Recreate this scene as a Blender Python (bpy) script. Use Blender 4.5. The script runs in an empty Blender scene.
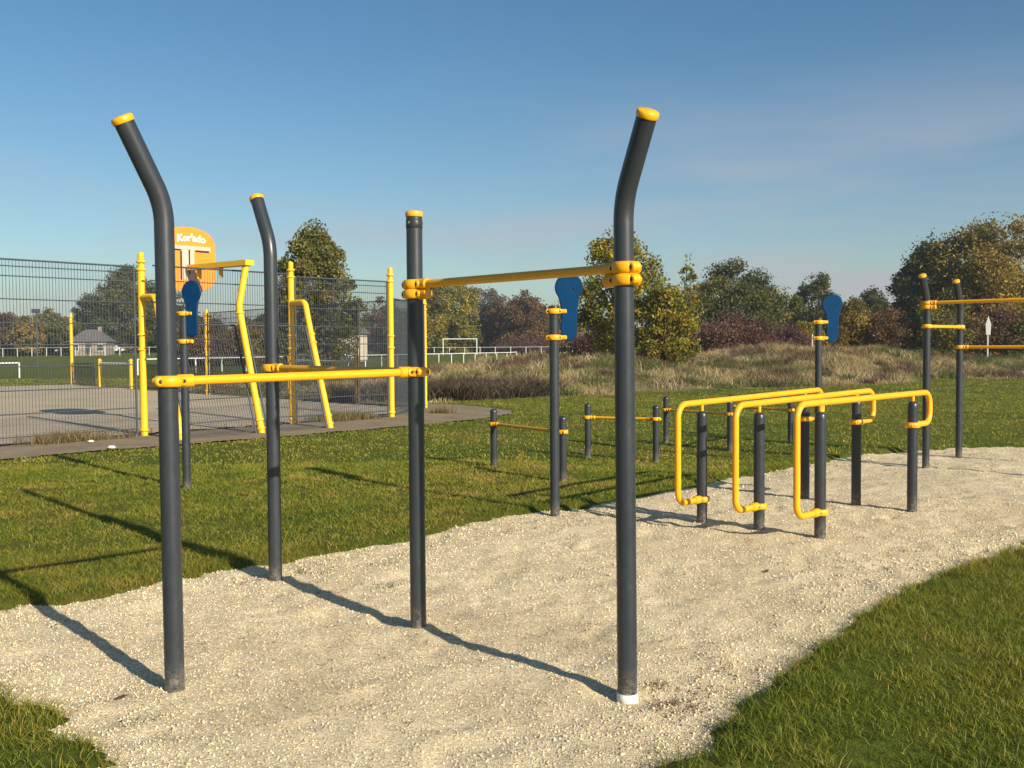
import bpy, math, random
import numpy as np
from mathutils import Vector, Matrix
PI = math.pi
rng = np.random.default_rng(7)
random.seed(7)
S = bpy.context.scene
COL = S.collection

# ------------------------------------------------------------------ helpers
def tag(o, label=None, cat=None, group=None, kind=None):
    if label: o['label'] = label
    if cat: o['category'] = cat
    if group: o['group'] = group
    if kind: o['kind'] = kind
    return o

def empty(name, loc=(0, 0, 0), label=None, cat=None, group=None):
    o = bpy.data.objects.new(name, None)
    o.empty_display_size = .1
    COL.objects.link(o); o.location = loc
    return tag(o, label, cat, group)

def npmesh(name, V, F, mat, parent=None, col=None, smooth=False):
    """V (n,3), F (m,k) constant k; one mesh object"""
    V = np.asarray(V, np.float32); F = np.asarray(F, np.int32)
    me = bpy.data.meshes.new(name)
    m, k = F.shape
    me.vertices.add(len(V)); me.vertices.foreach_set('co', V.ravel())
    me.loops.add(m * k); me.loops.foreach_set('vertex_index', F.ravel())
    me.polygons.add(m)
    me.polygons.foreach_set('loop_start', np.arange(0, m * k, k, dtype=np.int32))
    me.polygons.foreach_set('loop_total', np.full(m, k, np.int32))
    if smooth: me.polygons.foreach_set('use_smooth', np.ones(m, bool))
    me.update(calc_edges=True)
    if col is not None:
        a = me.color_attributes.new('tint', 'FLOAT_COLOR', 'POINT')
        c = np.ones((len(V), 4), np.float32); c[:, :3] = col
        a.data.foreach_set('color', c.ravel())
    me.materials.append(mat)
    o = bpy.data.objects.new(name, me); COL.objects.link(o)
    if parent: o.parent = parent
    return o

class MB:
    """collects shapes of one part"""
    def __init__(s): s.v = []; s.f = []; s.sm = []
    def add(s, vs, fs, smooth=True):
        n = len(s.v); s.v += [tuple(p) for p in vs]
        s.f += [tuple(i + n for i in f) for f in fs]; s.sm += [smooth] * len(fs)
    def tube(s, pts, r, n=12, caps=True, r2=None):
        pts = [Vector(p) for p in pts]; m = len(pts)
        rs = r if isinstance(r, (list, tuple)) else [r + ((r2 if r2 is not None else r) - r) * i / (m - 1) for i in range(m)]
        T = []
        for i in range(m):
            d = (pts[min(i + 1, m - 1)] - pts[max(i - 1, 0)]).normalized(); T.append(d)
        a = Vector((0, 0, 1)) if abs(T[0].z) < .9 else Vector((1, 0, 0))
        u = T[0].cross(a).normalized(); vs = []
        for i in range(m):
            u = (u - T[i] * u.dot(T[i])).normalized(); w = T[i].cross(u)
            for k in range(n):
                an = 2 * PI * k / n
                vs.append(pts[i] + (u * math.cos(an) + w * math.sin(an)) * rs[i])
        fs = [(i * n + k, i * n + (k + 1) % n, (i + 1) * n + (k + 1) % n, (i + 1) * n + k) for i in range(m - 1) for k in range(n)]
        s.add(vs, fs)
        if caps:
            s.add(vs[:n], [tuple(range(n))[::-1]], False); s.add(vs[-n:], [tuple(range(n))], False)
        return s
    def lathe(s, c, axis, prof, n=24):
        """prof list of (r, h) along axis from c"""
        c = Vector(c); ax = Vector(axis).normalized()
        a = Vector((0, 0, 1)) if abs(ax.z) < .9 else Vector((1, 0, 0))
        u = ax.cross(a).normalized(); w = ax.cross(u); vs = []
        for r, h in prof:
            for k in range(n):
                an = 2 * PI * k / n
                vs.append(c + ax * h + (u * math.cos(an) + w * math.sin(an)) * r)
        m = len(prof)
        s.add(vs, [(i * n + k, i * n + (k + 1) % n, (i + 1) * n + (k + 1) % n, (i + 1) * n + k) for i in range(m - 1) for k in range(n)])
        if prof[0][0] > 1e-5: s.add(vs[:n], [tuple(range(n))[::-1]], False)
        if prof[-1][0] > 1e-5: s.add(vs[-n:], [tuple(range(n))], False)
        return s
    def box(s, c, sx, sy, sz, ax=None, ay=None, az=None, bev=0):
        c = Vector(c); ax = Vector(ax or (1, 0, 0)).normalized(); ay = Vector(ay or (0, 1, 0)).normalized(); az = Vector(az or (0, 0, 1)).normalized()
        vs = [c + ax * (i * sx / 2) + ay * (j * sy / 2) + az * (k * sz / 2) for k in (-1, 1) for j in (-1, 1) for i in (-1, 1)]
        s.add(vs, [(0, 2, 3, 1), (4, 5, 7, 6), (0, 1, 5, 4), (2, 6, 7, 3), (0, 4, 6, 2), (1, 3, 7, 5)], False)
        return s
    def plate(s, outline, o, u, w, th):
        """outline [(a,b)] in the u,w plane, thickness th either side of o"""
        o = Vector(o); u = Vector(u).normalized(); w = Vector(w).normalized(); nrm = u.cross(w)
        n = len(outline); e = min(.006, th * .3)
        cx = sum(p[0] for p in outline) / n; cy = sum(p[1] for p in outline) / n
        rings = []
        for h, k in ((-th / 2, e), (-th / 2 + e, 0), (th / 2 - e, 0), (th / 2, e)):
            rg = []
            for a, b in outline:
                d = math.hypot(a - cx, b - cy) or 1; q = 1 - k / d
                rg.append(o + u * (cx + (a - cx) * q) + w * (cy + (b - cy) * q) + nrm * h)
            rings.append(rg)
        vs = [p for rg in rings for p in rg]
        s.add(vs, [(i * n + k, i * n + (k + 1) % n, (i + 1) * n + (k + 1) % n, (i + 1) * n + k) for i in range(3) for k in range(n)], False)
        s.add(rings[0], [tuple(range(n))[::-1]], False); s.add(rings[-1], [tuple(range(n))], False)
        return s
    def build(s, name, mat, parent=None):
        me = bpy.data.meshes.new(name)
        me.from_pydata(s.v, [], s.f)
        me.polygons.foreach_set('use_smooth', s.sm); me.update()
        me.materials.append(mat)
        o = bpy.data.objects.new(name, me); COL.objects.link(o)
        if parent:
            o.parent = parent
            # thing roots carry only a location; vertices are given in world space
            r = parent; off = Vector((0, 0, 0))
            while r: off += r.location; r = r.parent
            me.transform(Matrix.Translation(-off))
        return o

def arc_path(pts, rad, n=6):
    """polyline with rounded corners"""
    pts = [Vector(p) for p in pts]; out = [pts[0]]
    for i in range(1, len(pts) - 1):
        r = rad[i - 1] if isinstance(rad, (list, tuple)) else rad
        a = (pts[i - 1] - pts[i]).normalized(); b = (pts[i + 1] - pts[i]).normalized()
        ang = a.angle(b); t = r / math.tan(ang / 2)
        p0 = pts[i] + a * t; p1 = pts[i] + b * t
        bis = (a + b).normalized(); c = pts[i] + bis * (r / math.sin(ang / 2))
        v0 = p0 - c; v1 = p1 - c; tot = v0.angle(v1)
        for k in range(n + 1):
            q = k / n
            v = (v0 * math.sin((1 - q) * tot) + v1 * math.sin(q * tot)) / math.sin(tot)
            out.append(c + v)
    out.append(pts[-1]); return out

# value noise ------------------------------------------------------------
_tab = rng.random((256, 256)).astype(np.float32)
def vnoise(x, y, s=1., seed=0):
    x = np.asarray(x, float) / s + seed * 17.3; y = np.asarray(y, float) / s + seed * 9.1
    xi = np.floor(x).astype(int); yi = np.floor(y).astype(int); fx = x - xi; fy = y - yi
    fx = fx * fx * (3 - 2 * fx); fy = fy * fy * (3 - 2 * fy)
    g = lambda a, b: _tab[a & 255, b & 255]
    return (g(xi, yi) * (1 - fx) + g(xi + 1, yi) * fx) * (1 - fy) + (g(xi, yi + 1) * (1 - fx) + g(xi + 1, yi + 1) * fx) * fy
def fbm(x, y, s, seed=0, o=3):
    a = 0; w = .5; t = 0
    for i in range(o):
        a = a + w * vnoise(x, y, s / 2 ** i, seed + i); t += w; w *= .5
    return a / t
def sdist(x, y, poly):
    """signed distance to polygon, negative inside"""
    x = np.asarray(x, float); y = np.asarray(y, float)
    d = np.full(x.shape, 1e9); ins = np.zeros(x.shape, bool); n = len(poly)
    for i in range(n):
        x0, y0 = poly[i]; x1, y1 = poly[(i + 1) % n]
        ex, ey = x1 - x0, y1 - y0; L = ex * ex + ey * ey
        t = np.clip(((x - x0) * ex + (y - y0) * ey) / L, 0, 1)
        d = np.minimum(d, np.hypot(x - x0 - t * ex, y - y0 - t * ey))
        c = (y0 > y) != (y1 > y)
        with np.errstate(divide='ignore', invalid='ignore'):
            xx = x0 + (y - y0) * ex / (ey if ey else 1e-9)
        ins ^= c & (x < xx)
    return np.where(ins, -d, d)
def sst(a, b, x):
    t = np.clip((x - a) / (b - a), 0, 1); return t * t * (3 - 2 * t)

# ------------------------------------------------------------------ materials
def mat(name):
    m = bpy.data.materials.new(name); m.use_nodes = True
    nt = m.node_tree; b = nt.nodes['Principled BSDF']; return m, nt, b
def N(nt, t, **k):
    n = nt.nodes.new(t)
    for a, v in k.items(): setattr(n, a, v)
    return n
def ramp(nt, stops):
    r = N(nt, 'ShaderNodeValToRGB'); e = r.color_ramp.elements
    e[0].position, e[0].color = stops[0][0], (*stops[0][1], 1)
    e[1].position, e[1].color = stops[-1][0], (*stops[-1][1], 1)
    for p, c in stops[1:-1]:
        q = e.new(p); q.color = (*c, 1)
    return r
def noise(nt, scale, detail=4, rough=.55, vec=None, sock='Fac'):
    n = N(nt, 'ShaderNodeTexNoise'); n.inputs['Scale'].default_value = scale
    n.inputs['Detail'].default_value = detail; n.inputs['Roughness'].default_value = rough
    if vec is not None: nt.links.new(vec, n.inputs['Vector'])
    return n
def coords(nt, scale=None):
    g = N(nt, 'ShaderNodeNewGeometry')
    if scale:
        m = N(nt, 'ShaderNodeMapping'); m.inputs['Scale'].default_value = scale
        nt.links.new(g.outputs['Position'], m.inputs['Vector']); return m.outputs['Vector']
    return g.outputs['Position']
def bump(nt, b, h, strength, dist):
    n = N(nt, 'ShaderNodeBump'); n.inputs['Strength'].default_value = strength; n.inputs['Distance'].default_value = dist
    nt.links.new(h, n.inputs['Height']); nt.links.new(n.outputs['Normal'], b.inputs['Normal'])

def paint(name, c, rough=.35, var=.08, spec=.5, metal=0, dust=0.0, sc=9, mud=False):
    m, nt, b = mat(name); v = coords(nt)
    n = noise(nt, sc, 6, .65, v)
    lo = tuple(x * (1 - var) for x in c); hi = tuple(min(1, x * (1 + var)) for x in c)
    r = ramp(nt, [(.3, lo), (.7, hi)]); nt.links.new(n.outputs['Fac'], r.inputs['Fac'])
    out = r.outputs['Color']
    if dust > 0:
        n2 = noise(nt, 45, 5, .75, coords(nt, (1, 1, .25)))
        r2 = ramp(nt, [(.55, (0, 0, 0)), (.8, (dust,) * 3)]); nt.links.new(n2.outputs['Fac'], r2.inputs['Fac'])
        mx = N(nt, 'ShaderNodeMixRGB'); nt.links.new(r2.outputs['Color'], mx.inputs['Fac'])
        nt.links.new(out, mx.inputs['Color1']); mx.inputs['Color2'].default_value = (.42, .38, .3, 1); out = mx.outputs['Color']
    if mud:      # dried splashes near the ground
        sz = N(nt, 'ShaderNodeSeparateXYZ'); nt.links.new(v, sz.inputs['Vector'])
        mr = N(nt, 'ShaderNodeMapRange'); mr.inputs['From Min'].default_value = .17; mr.inputs['From Max'].default_value = .0; nt.links.new(sz.outputs['Z'], mr.inputs['Value'])
        n4 = noise(nt, 38, 6, .8, v); r4 = ramp(nt, [(.42, (0, 0, 0)), (.7, (.9, .9, .9))]); nt.links.new(n4.outputs['Fac'], r4.inputs['Fac'])
        ml_ = N(nt, 'ShaderNodeMath', operation='MULTIPLY'); nt.links.new(mr.outputs['Result'], ml_.inputs[0]); nt.links.new(r4.outputs['Color'], ml_.inputs[1])
        m5 = N(nt, 'ShaderNodeMixRGB'); nt.links.new(ml_.outputs[0], m5.inputs['Fac']); nt.links.new(out, m5.inputs['Color1']); m5.inputs['Color2'].default_value = (.34, .29, .21, 1); out = m5.outputs['Color']
    nt.links.new(out, b.inputs['Base Color'])
    rr = N(nt, 'ShaderNodeMapRange'); rr.inputs['To Min'].default_value = rough - .07; rr.inputs['To Max'].default_value = rough + .12
    nt.links.new(n.outputs['Fac'], rr.inputs['Value']); nt.links.new(rr.outputs['Result'], b.inputs['Roughness'])
    b.inputs['Specular IOR Level'].default_value = spec; b.inputs['Metallic'].default_value = metal
    n3 = noise(nt, 260, 2, .5, v); bump(nt, b, n3.outputs['Fac'], .06, .002)
    return m

M = {}
M['slate'] = paint('slate_powder_coat', (.030, .036, .043), .34, .08, .5, 0, .07, mud=True)
M['slate_cap'] = paint('dark_plastic_cap', (.03, .033, .038), .3, .1)
M['yellow'] = paint('yellow_powder_coat', (.87, .40, .008), .34, .05, .5, 0, .05)
M['court_yellow'] = paint('court_yellow_paint', (.85, .49, .02), .4, .06, .4, 0, .08)
M['blue'] = paint('blue_plastic', (.002, .042, .125), .65, .12, .1, 0, .02)
M['blue_edge'] = paint('dark_blue_edge', (.004, .018, .05), .5)
M['orange'] = paint('orange_board', (.85, .27, .02), .45, .06)
M['grey_board'] = paint('grey_board', (.48, .42, .34), .5, .05)
M['black'] = paint('black_rubber', (.015, .015, .015), .5)
M['steel'] = paint('dull_bolt', (.28, .24, .16), .4, .2, .5, .6)
M['white'] = paint('white_paint', (.75, .75, .72), .5, .06, .4, 0, .1)
M['mesh'] = paint('grey_mesh_steel', (.055, .064, .078), .5, .15, .4)
M['cream'] = paint('cream_render', (.62, .55, .42), .8, .08, .2, 0, .05, 1.5)
M['roof'] = paint('grey_roof_tiles', (.13, .12, .12), .8, .25, .2, 0, 0, 3)
M['brown_render'] = paint('brown_render', (.27, .22, .17), .8, .1)
M['pale_grey'] = paint('weathered_white_board', (.40, .40, .38), .6, .1)
M['roof_red'] = paint('red_roof_tiles', (.26, .12, .08), .8, .25, .2, 0, 0, 3)
M['window'] = paint('window_glass', (.04, .05, .06), .12, .1)
M['carpaint'] = paint('white_car_paint', (.7, .7, .7), .25)
M['carglass'] = paint('car_glass', (.02, .025, .03), .1)
M['tyre'] = paint('tyre', (.02, .02, .02), .8)
M['stone'] = paint('white_stone', (.62, .6, .55), .85, .15)
M['net'] = paint('red_net', (.5, .12, .08), .8)
M['green_box'] = paint('orange_slats', (.75, .33, .04), .5)

def foliage(name, trans=.3, rough=.6):
    m, nt, b = mat(name)
    a = N(nt, 'ShaderNodeAttribute', attribute_name='tint')
    nt.links.new(a.outputs['Color'], b.inputs['Base Color'])
    b.inputs['Roughness'].default_value = rough; b.inputs['Specular IOR Level'].default_value = .25
    t = N(nt, 'ShaderNodeBsdfTranslucent'); mul = N(nt, 'ShaderNodeMixRGB', blend_type='MULTIPLY'); mul.inputs['Fac'].default_value = 1
    nt.links.new(a.outputs['Color'], mul.inputs['Color1']); mul.inputs['Color2'].default_value = (1.3, 1.25, .6, 1)
    nt.links.new(mul.outputs['Color'], t.inputs['Color'])
    mx = N(nt, 'ShaderNodeMixShader'); mx.inputs['Fac'].default_value = trans
    out = nt.nodes['Material Output']
    nt.links.new(b.outputs['BSDF'], mx.inputs[1]); nt.links.new(t.outputs['BSDF'], mx.inputs[2]); nt.links.new(mx.outputs['Shader'], out.inputs['Surface'])
    return m
M['leaf'] = foliage('leaves'); M['blade'] = foliage('grass_blades', .3, .55); M['straw'] = foliage('dry_straw', .2, .75)

m, nt, b = mat('bark'); v = coords(nt, (6, 6, 1.2)); n = noise(nt, 4, 6, .7, v)
r = ramp(nt, [(.3, (.05, .04, .03)), (.7, (.16, .13, .10))]); nt.links.new(n.outputs['Fac'], r.inputs['Fac']); nt.links.new(r.outputs['Color'], b.inputs['Base Color'])
b.inputs['Roughness'].default_value = .9; bump(nt, b, n.outputs['Fac'], .7, .03); M['bark'] = m

# ground (soil and short turf seen between the blades), with dry-bank colour on the mound through a mask attribute
m, nt, b = mat('turf_soil'); v = coords(nt)
n1 = noise(nt, .35, 5, .6, v); n2 = noise(nt, 14, 6, .75, v); n3 = noise(nt, 90, 3, .7, v)
r1 = ramp(nt, [(.32, (.075, .112, .016)), (.5, (.115, .142, .022)), (.68, (.17, .16, .035))]); nt.links.new(n1.outputs['Fac'], r1.inputs['Fac'])
r2 = ramp(nt, [(.3, (.45, .45, .4)), (.72, (1.35, 1.3, 1.1))]); nt.links.new(n2.outputs['Fac'], r2.inputs['Fac'])
mu = N(nt, 'ShaderNodeMixRGB', blend_type='MULTIPLY'); mu.inputs['Fac'].default_value = 1
nt.links.new(r1.outputs['Color'], mu.inputs['Color1']); nt.links.new(r2.outputs['Color'], mu.inputs['Color2'])
rd = ramp(nt, [(.3, (.17, .13, .06)), (.7, (.36, .29, .15))]); nt.links.new(n2.outputs['Fac'], rd.inputs['Fac'])
at = N(nt, 'ShaderNodeAttribute', attribute_name='tint'); sep = N(nt, 'ShaderNodeSeparateColor'); nt.links.new(at.outputs['Color'], sep.inputs['Color'])
mx = N(nt, 'ShaderNodeMixRGB'); nt.links.new(sep.outputs['Red'], mx.inputs['Fac']); nt.links.new(mu.outputs['Color'], mx.inputs['Color1']); nt.links.new(rd.outputs['Color'], mx.inputs['Color2'])
rs = ramp(nt, [(.3, (.40, .33, .2)), (.7, (.52, .44, .3))]); nt.links.new(n2.outputs['Fac'], rs.inputs['Fac'])
mx2 = N(nt, 'ShaderNodeMixRGB'); nt.links.new(sep.outputs['Green'], mx2.inputs['Fac']); nt.links.new(mx.outputs['Color'], mx2.inputs['Color1']); nt.links.new(rs.outputs['Color'], mx2.inputs['Color2'])
nt.links.new(mx2.outputs['Color'], b.inputs['Base Color']); b.inputs['Roughness'].default_value = .95; b.inputs['Specular IOR Level'].default_value = .1
bump(nt, b, n3.outputs['Fac'], .8, .04); M['ground'] = m

# gravel
m, nt, b = mat('crushed_limestone'); v = coords(nt)
vo = N(nt, 'ShaderNodeTexVoronoi'); vo.inputs['Scale'].default_value = 95; nt.links.new(v, vo.inputs['Vector'])
vo2 = N(nt, 'ShaderNodeTexVoronoi'); vo2.inputs['Scale'].default_value = 160; nt.links.new(v, vo2.inputs['Vector'])
sp = N(nt, 'ShaderNodeSeparateColor'); nt.links.new(vo.outputs['Color'], sp.inputs['Color'])
rc = ramp(nt, [(0, (.42, .33, .21)), (.3, (.64, .525, .335)), (.75, (.76, .645, .43)), (1, (.84, .75, .54))]); nt.links.new(sp.outputs['Red'], rc.inputs['Fac'])
n1 = noise(nt, .9, 6, .65, v); rl = ramp(nt, [(.3, (.80, .77, .72)), (.7, (1.08, 1.08, 1.08))]); nt.links.new(n1.outputs['Fac'], rl.inputs['Fac'])
mu = N(nt, 'ShaderNodeMixRGB', blend_type='MULTIPLY'); mu.inputs['Fac'].default_value = 1; nt.links.new(rc.outputs['Color'], mu.inputs['Color1']); nt.links.new(rl.outputs['Color'], mu.inputs['Color2'])
n5 = noise(nt, 6, 5, .7, v); r5 = ramp(nt, [(.62, (0, 0, 0)), (.8, (.5, .5, .5))]); nt.links.new(n5.outputs['Fac'], r5.inputs['Fac'])
mx = N(nt, 'ShaderNodeMixRGB'); nt.links.new(r5.outputs['Color'], mx.inputs['Fac']); nt.links.new(mu.outputs['Color'], mx.inputs['Color1']); mx.inputs['Color2'].default_value = (.3, .21, .11, 1)
nt.links.new(mx.outputs['Color'], b.inputs['Base Color']); b.inputs['Roughness'].default_value = .95; b.inputs['Specular IOR Level'].default_value = .1
ad = N(nt, 'ShaderNodeMath', operation='ADD'); nt.links.new(vo.outputs['Distance'], ad.inputs[0]); nt.links.new(vo2.outputs['Distance'], ad.inputs[1])
iv = N(nt, 'ShaderNodeMath', operation='MULTIPLY'); nt.links.new(ad.outputs[0], iv.inputs[0]); iv.inputs[1].default_value = -1
bump(nt, b, iv.outputs[0], .6, .006); M['gravel'] = m
m, nt, b = mat('limestone_chips'); a = N(nt, 'ShaderNodeAttribute', attribute_name='tint'); nt.links.new(a.outputs['Color'], b.inputs['Base Color']); b.inputs['Roughness'].default_value = .9; b.inputs['Specular IOR Level'].default_value = .15; M['chip'] = m

def dirt(name, c0, c1, c2, sc=1.2):
    m, nt, b = mat(name); v = coords(nt)
    n1 = noise(nt, sc, 7, .7, v); n2 = noise(nt, 60, 4, .8, v)
    r = ramp(nt, [(.3, c0), (.5, c1), (.7, c2)]); nt.links.new(n1.outputs['Fac'], r.inputs['Fac'])
    r2 = ramp(nt, [(.3, (.65, .65, .65)), (.7, (1.3, 1.3, 1.3))]); nt.links.new(n2.outputs['Fac'], r2.inputs['Fac'])
    mu = N(nt, 'ShaderNodeMixRGB', blend_type='MULTIPLY'); mu.inputs['Fac'].default_value = 1; nt.links.new(r.outputs['Color'], mu.inputs['Color1']); nt.links.new(r2.outputs['Color'], mu.inputs['Color2'])
    nt.links.new(mu.outputs['Color'], b.inputs['Base Color']); b.inputs['Roughness'].default_value = .95; b.inputs['Specular IOR Level'].default_value = .1
    bump(nt, b, n2.outputs['Fac'], .5, .01); return m
M['path'] = dirt('worn_dirt', (.20, .155, .10), (.26, .205, .135), (.31, .25, .17))
M['court'] = dirt('court_asphalt', (.38, .31, .215), (.47, .385, .27), (.53, .44, .32), .5)

# ------------------------------------------------------------------ plan of the ground
GRAVEL = [(-6.3, 5.6), (-4.6, 6.1), (-3.44, 6.57), (-3.12, 6.74), (-2.85, 6.93), (-2.65, 7.15), (-2.4, 7.5), (-2.15, 7.8), (-1.77, 8.14), (-1.4, 8.49),
          (-.86, 9.05), (-.33, 9.75), (.07, 10.26), (.96, 10.87), (1.47, 11.36), (2.18, 12.13), (3.0, 13.02), (3.95, 14.05), (5.26, 15.38),
          (6.36, 16.1), (7.45, 16.44), (8.48, 16.4), (10.2, 16.1), (11.5, 15.0), (11.2, 13.6), (9.5, 12.4), (7.6, 11.0), (5.9, 9.75), (4.48, 8.63), (3.54, 7.78),
          (2.76, 7.0), (2.27, 6.42), (1.82, 5.81), (1.53, 5.41), (1.25, 4.97), (.97, 4.59), (.78, 4.33), (.52, 4.05), (.25, 3.7), (-.2, 3.3), (-.9, 3.2), (-1.4, 3.65),
          (-1.63, 4.08), (-1.85, 4.36), (-2.18, 4.69), (-2.73, 5.2), (-3.4, 5.35), (-4.8, 4.9), (-6.2, 4.6)]
COURT = [(-3.25, 25.1), (-2.7, 28.4), (-4.5, 30.6), (-11.9, 38.6), (-22.4, 50.3), (-25.5, 47.5), (-46, 26), (-26, 1.5), (-9.45, 17.9), (-7.5, 20.2)]
PATH = [(-26.5, -1.5), (-20, 3), (-12.5, 11.5), (-8.2, 15.9), (-7.1, 17.2), (-5.7, 18.5), (-3.8, 20.7), (-2.45, 22.0), (-1.0, 23.8), (-.05, 26.0), (-.1, 27.4), (-.8, 28.8), (-1.6, 30.2),
        (-2.6, 30.6), (-2.75, 28.4), (-3.3, 25.0), (-7.6, 20.1), (-9.5, 17.8), (-26, 1.4)]
D0 = np.array([-3.2, 31.6]); DU = np.array([.838, .546]); DV = np.array([-.546, .838])
def duneuv(x, y):
    return (x - D0[0]) * DU[0] + (y - D0[1]) * DU[1], (x - D0[0]) * DV[0] + (y - D0[1]) * DV[1]
def dune(x, y):
    u, v = duneuv(x, y)
    v = v - 1.1 * np.sin(u * .35 + 1) - (fbm(x, y, 5, 3) - .5) * 3
    hu = np.interp(u, [-3, 2, 5.5, 7.5, 9, 12.3, 17, 21, 25, 28.7, 33, 37.5, 48, 60], [0, .12, .40, .62, .85, 1.0, .82, .88, 1.15, 1.5, 1.15, .9, .35, .2])
    prof = sst(-.5, 7.5, v) * (1 - sst(11, 22, v))
    n = (fbm(x, y, 3.2, 5) - .5) * .8 + (fbm(x, y, 1.0, 9) - .5) * .38
    return np.maximum(hu * prof + n * prof * sst(-2.5, .5, u), 0)
def zg(x, y):
    x = np.asarray(x, float); y = np.asarray(y, float)
    z = (fbm(x, y, 2.2, 1) - .5) * .05 + (fbm(x, y, .35, 2) - .5) * .018 + .012
    z = z * (1 - .9 * sst(45, 90, y))
    sg = sdist(x, y, GRAVEL)
    edge = sst(-.08, .14, sg + (fbm(x, y, .3, 11) - .5) * .30)
    z = z * edge + (.025 * (1 - sst(.1, 1.2, sg))) * edge - .055 * (1 - edge)
    sc = np.minimum(sdist(x, y, COURT), sdist(x, y, PATH))
    k = sst(-.1, .25, sc); z = z * k - .03 * (1 - k)
    z = z + dune(x, y)
    z = z + (.62 + .6 * sst(15, 80, -x)) * sst(118, 145, y + .25 * x)
    return z

def axis(parts):
    a = [parts[0][0]]
    for lo, hi, st in parts:
        n = max(1, int(round((hi - lo) / st))); a += list(np.linspace(lo, hi, n + 1)[1:])
    return np.array(a)
xs = axis([(-1600, -400, 200), (-400, -100, 30), (-100, -30, 5), (-30, -7, .6), (-7, 9, .11), (9, 40, .55), (40, 110, 4), (110, 400, 30), (400, 1600, 200)])
ys = axis([(-300, -40, 40), (-40, 2, 2), (2, 17, .11), (17, 62, .45), (62, 150, 3), (150, 400, 20), (400, 2400, 200)])
X, Y = np.meshgrid(xs, ys); Z = zg(X, Y)
nx, ny = len(xs), len(ys)
idx = np.arange(nx * ny).reshape(ny, nx)
F = np.stack([idx[:-1, :-1], idx[:-1, 1:], idx[1:, 1:], idx[1:, :-1]], -1).reshape(-1, 4)
U, VV = duneuv(X, Y)
dm = sst(-.6, .8, VV + (fbm(X, Y, 2, 4) - .5) * 3) * (1 - sst(17, 26, VV)) * sst(-4.5, -1, U)
bare = np.maximum(1 - sst(.5, 1.0, np.hypot((U - 24.6) / 3.0, (VV - 10.0) / 2.0)), 1 - sst(.5, 1.0, np.hypot((U - 6.2) / 1.3, (VV - 5.2) / .6))) * dm
tint = np.stack([dm, bare, dm * 0], -1).reshape(-1, 3)
tag(npmesh('ground', np.stack([X, Y, Z], -1).reshape(-1, 3), F, M['ground'], None, tint, True), kind='structure')

def sheet(name, poly, st, zf, m, jit, grow=0):
    P = np.array(poly); lo = P.min(0) - 1; hi = P.max(0) + 1
    ax = np.arange(lo[0], hi[0], st); ay = np.arange(lo[1], hi[1], st)
    X, Y = np.meshgrid(ax, ay); sd = sdist(X, Y, poly) + (fbm(X, Y, .9, 21) - .5) * jit
    keep = sd < grow; i = np.arange(X.size).reshape(X.shape)
    q = keep[:-1, :-1] & keep[:-1, 1:] & keep[1:, 1:] & keep[1:, :-1]
    F = np.stack([i[:-1, :-1], i[:-1, 1:], i[1:, 1:], i[1:, :-1]], -1)[q]
    used = np.unique(F); mp = np.full(X.size, -1); mp[used] = np.arange(len(used))
    V = np.stack([X, Y, zf(X, Y)], -1).reshape(-1, 3)[used]
    return tag(npmesh(name, V, mp[F], m, None, None, True), kind='structure')
FP = [(rng.uniform(-2.2, 5), rng.uniform(4, 12), rng.uniform(0, PI)) for _ in range(90)]
def hollows(x, y):
    z = 0
    for a, b, t in FP:
        u = (x - a) * math.cos(t) + (y - b) * math.sin(t); v = -(x - a) * math.sin(t) + (y - b) * math.cos(t); q = (u / .15) ** 2 + (v / .06) ** 2
        z = z - .013 * np.exp(-q) + .006 * np.exp(-(np.sqrt(q) - 1.5) ** 2 * 6)
    return z
zgr = lambda x, y: hollows(x, y) + (fbm(x, y, 1.3, 31) - .5) * .05 + (fbm(x, y, .5, 35) - .5) * .03 + (fbm(x, y, .14, 33, 2) - .5) * .032 - .004 + sum(.022 * np.exp(-((x - a) ** 2 + (y - b) ** 2) / .02) for a, b in ((-1.744, 5.028), (-1.785, 7.37), (-.595, 6.123))) - .03 * np.exp(-((x - .564) ** 2 + (y - 4.866) ** 2) / .03)
sheet('gravel', GRAVEL, .05, zgr, M['gravel'], .0, .42)
sheet('court_ground', COURT, .5, lambda x, y: x * 0 + .012, M['court'], 0, .15)
sheet('path', PATH, .12, lambda x, y: x * 0 + .006, M['path'], .35, .1)

# ------------------------------------------------------------------ grass
def blades(name, P, h, w, col, m, lean=.35, seg=2, parent=None, curve=.5):
    """P (n,3) roots, h (n,) heights, w (n,) widths, col (n,3)"""
    n = len(P); a = rng.random(n) * 2 * PI; b = rng.random(n) * 2 * PI
    wd = np.stack([np.cos(a), np.sin(a), np.zeros(n)], -1) * (w / 2)[:, None]
    ln = np.stack([np.cos(b), np.sin(b), np.zeros(n)], -1) * (h * lean * (.25 + rng.random(n)))[:, None]
    up = np.zeros((n, 3)); up[:, 2] = h
    if seg == 1:
        V = np.stack([P - wd, P + wd, P + up + ln], 1).reshape(-1, 3)
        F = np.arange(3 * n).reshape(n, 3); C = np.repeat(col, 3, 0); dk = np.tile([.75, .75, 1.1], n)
    else:
        mid = P + up * .55 + ln * .35
        V = np.stack([P - wd, P + wd, mid - wd * .75, mid + wd * .75, P + up * .95 + ln * 1.15], 1).reshape(-1, 3)
        i = np.arange(n)[:, None] * 5
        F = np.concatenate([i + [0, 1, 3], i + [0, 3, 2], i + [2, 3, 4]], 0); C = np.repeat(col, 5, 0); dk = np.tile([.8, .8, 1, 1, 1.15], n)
    return npmesh(name, V, F, m, parent, np.clip(C * dk[:, None], 0, 1))

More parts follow.
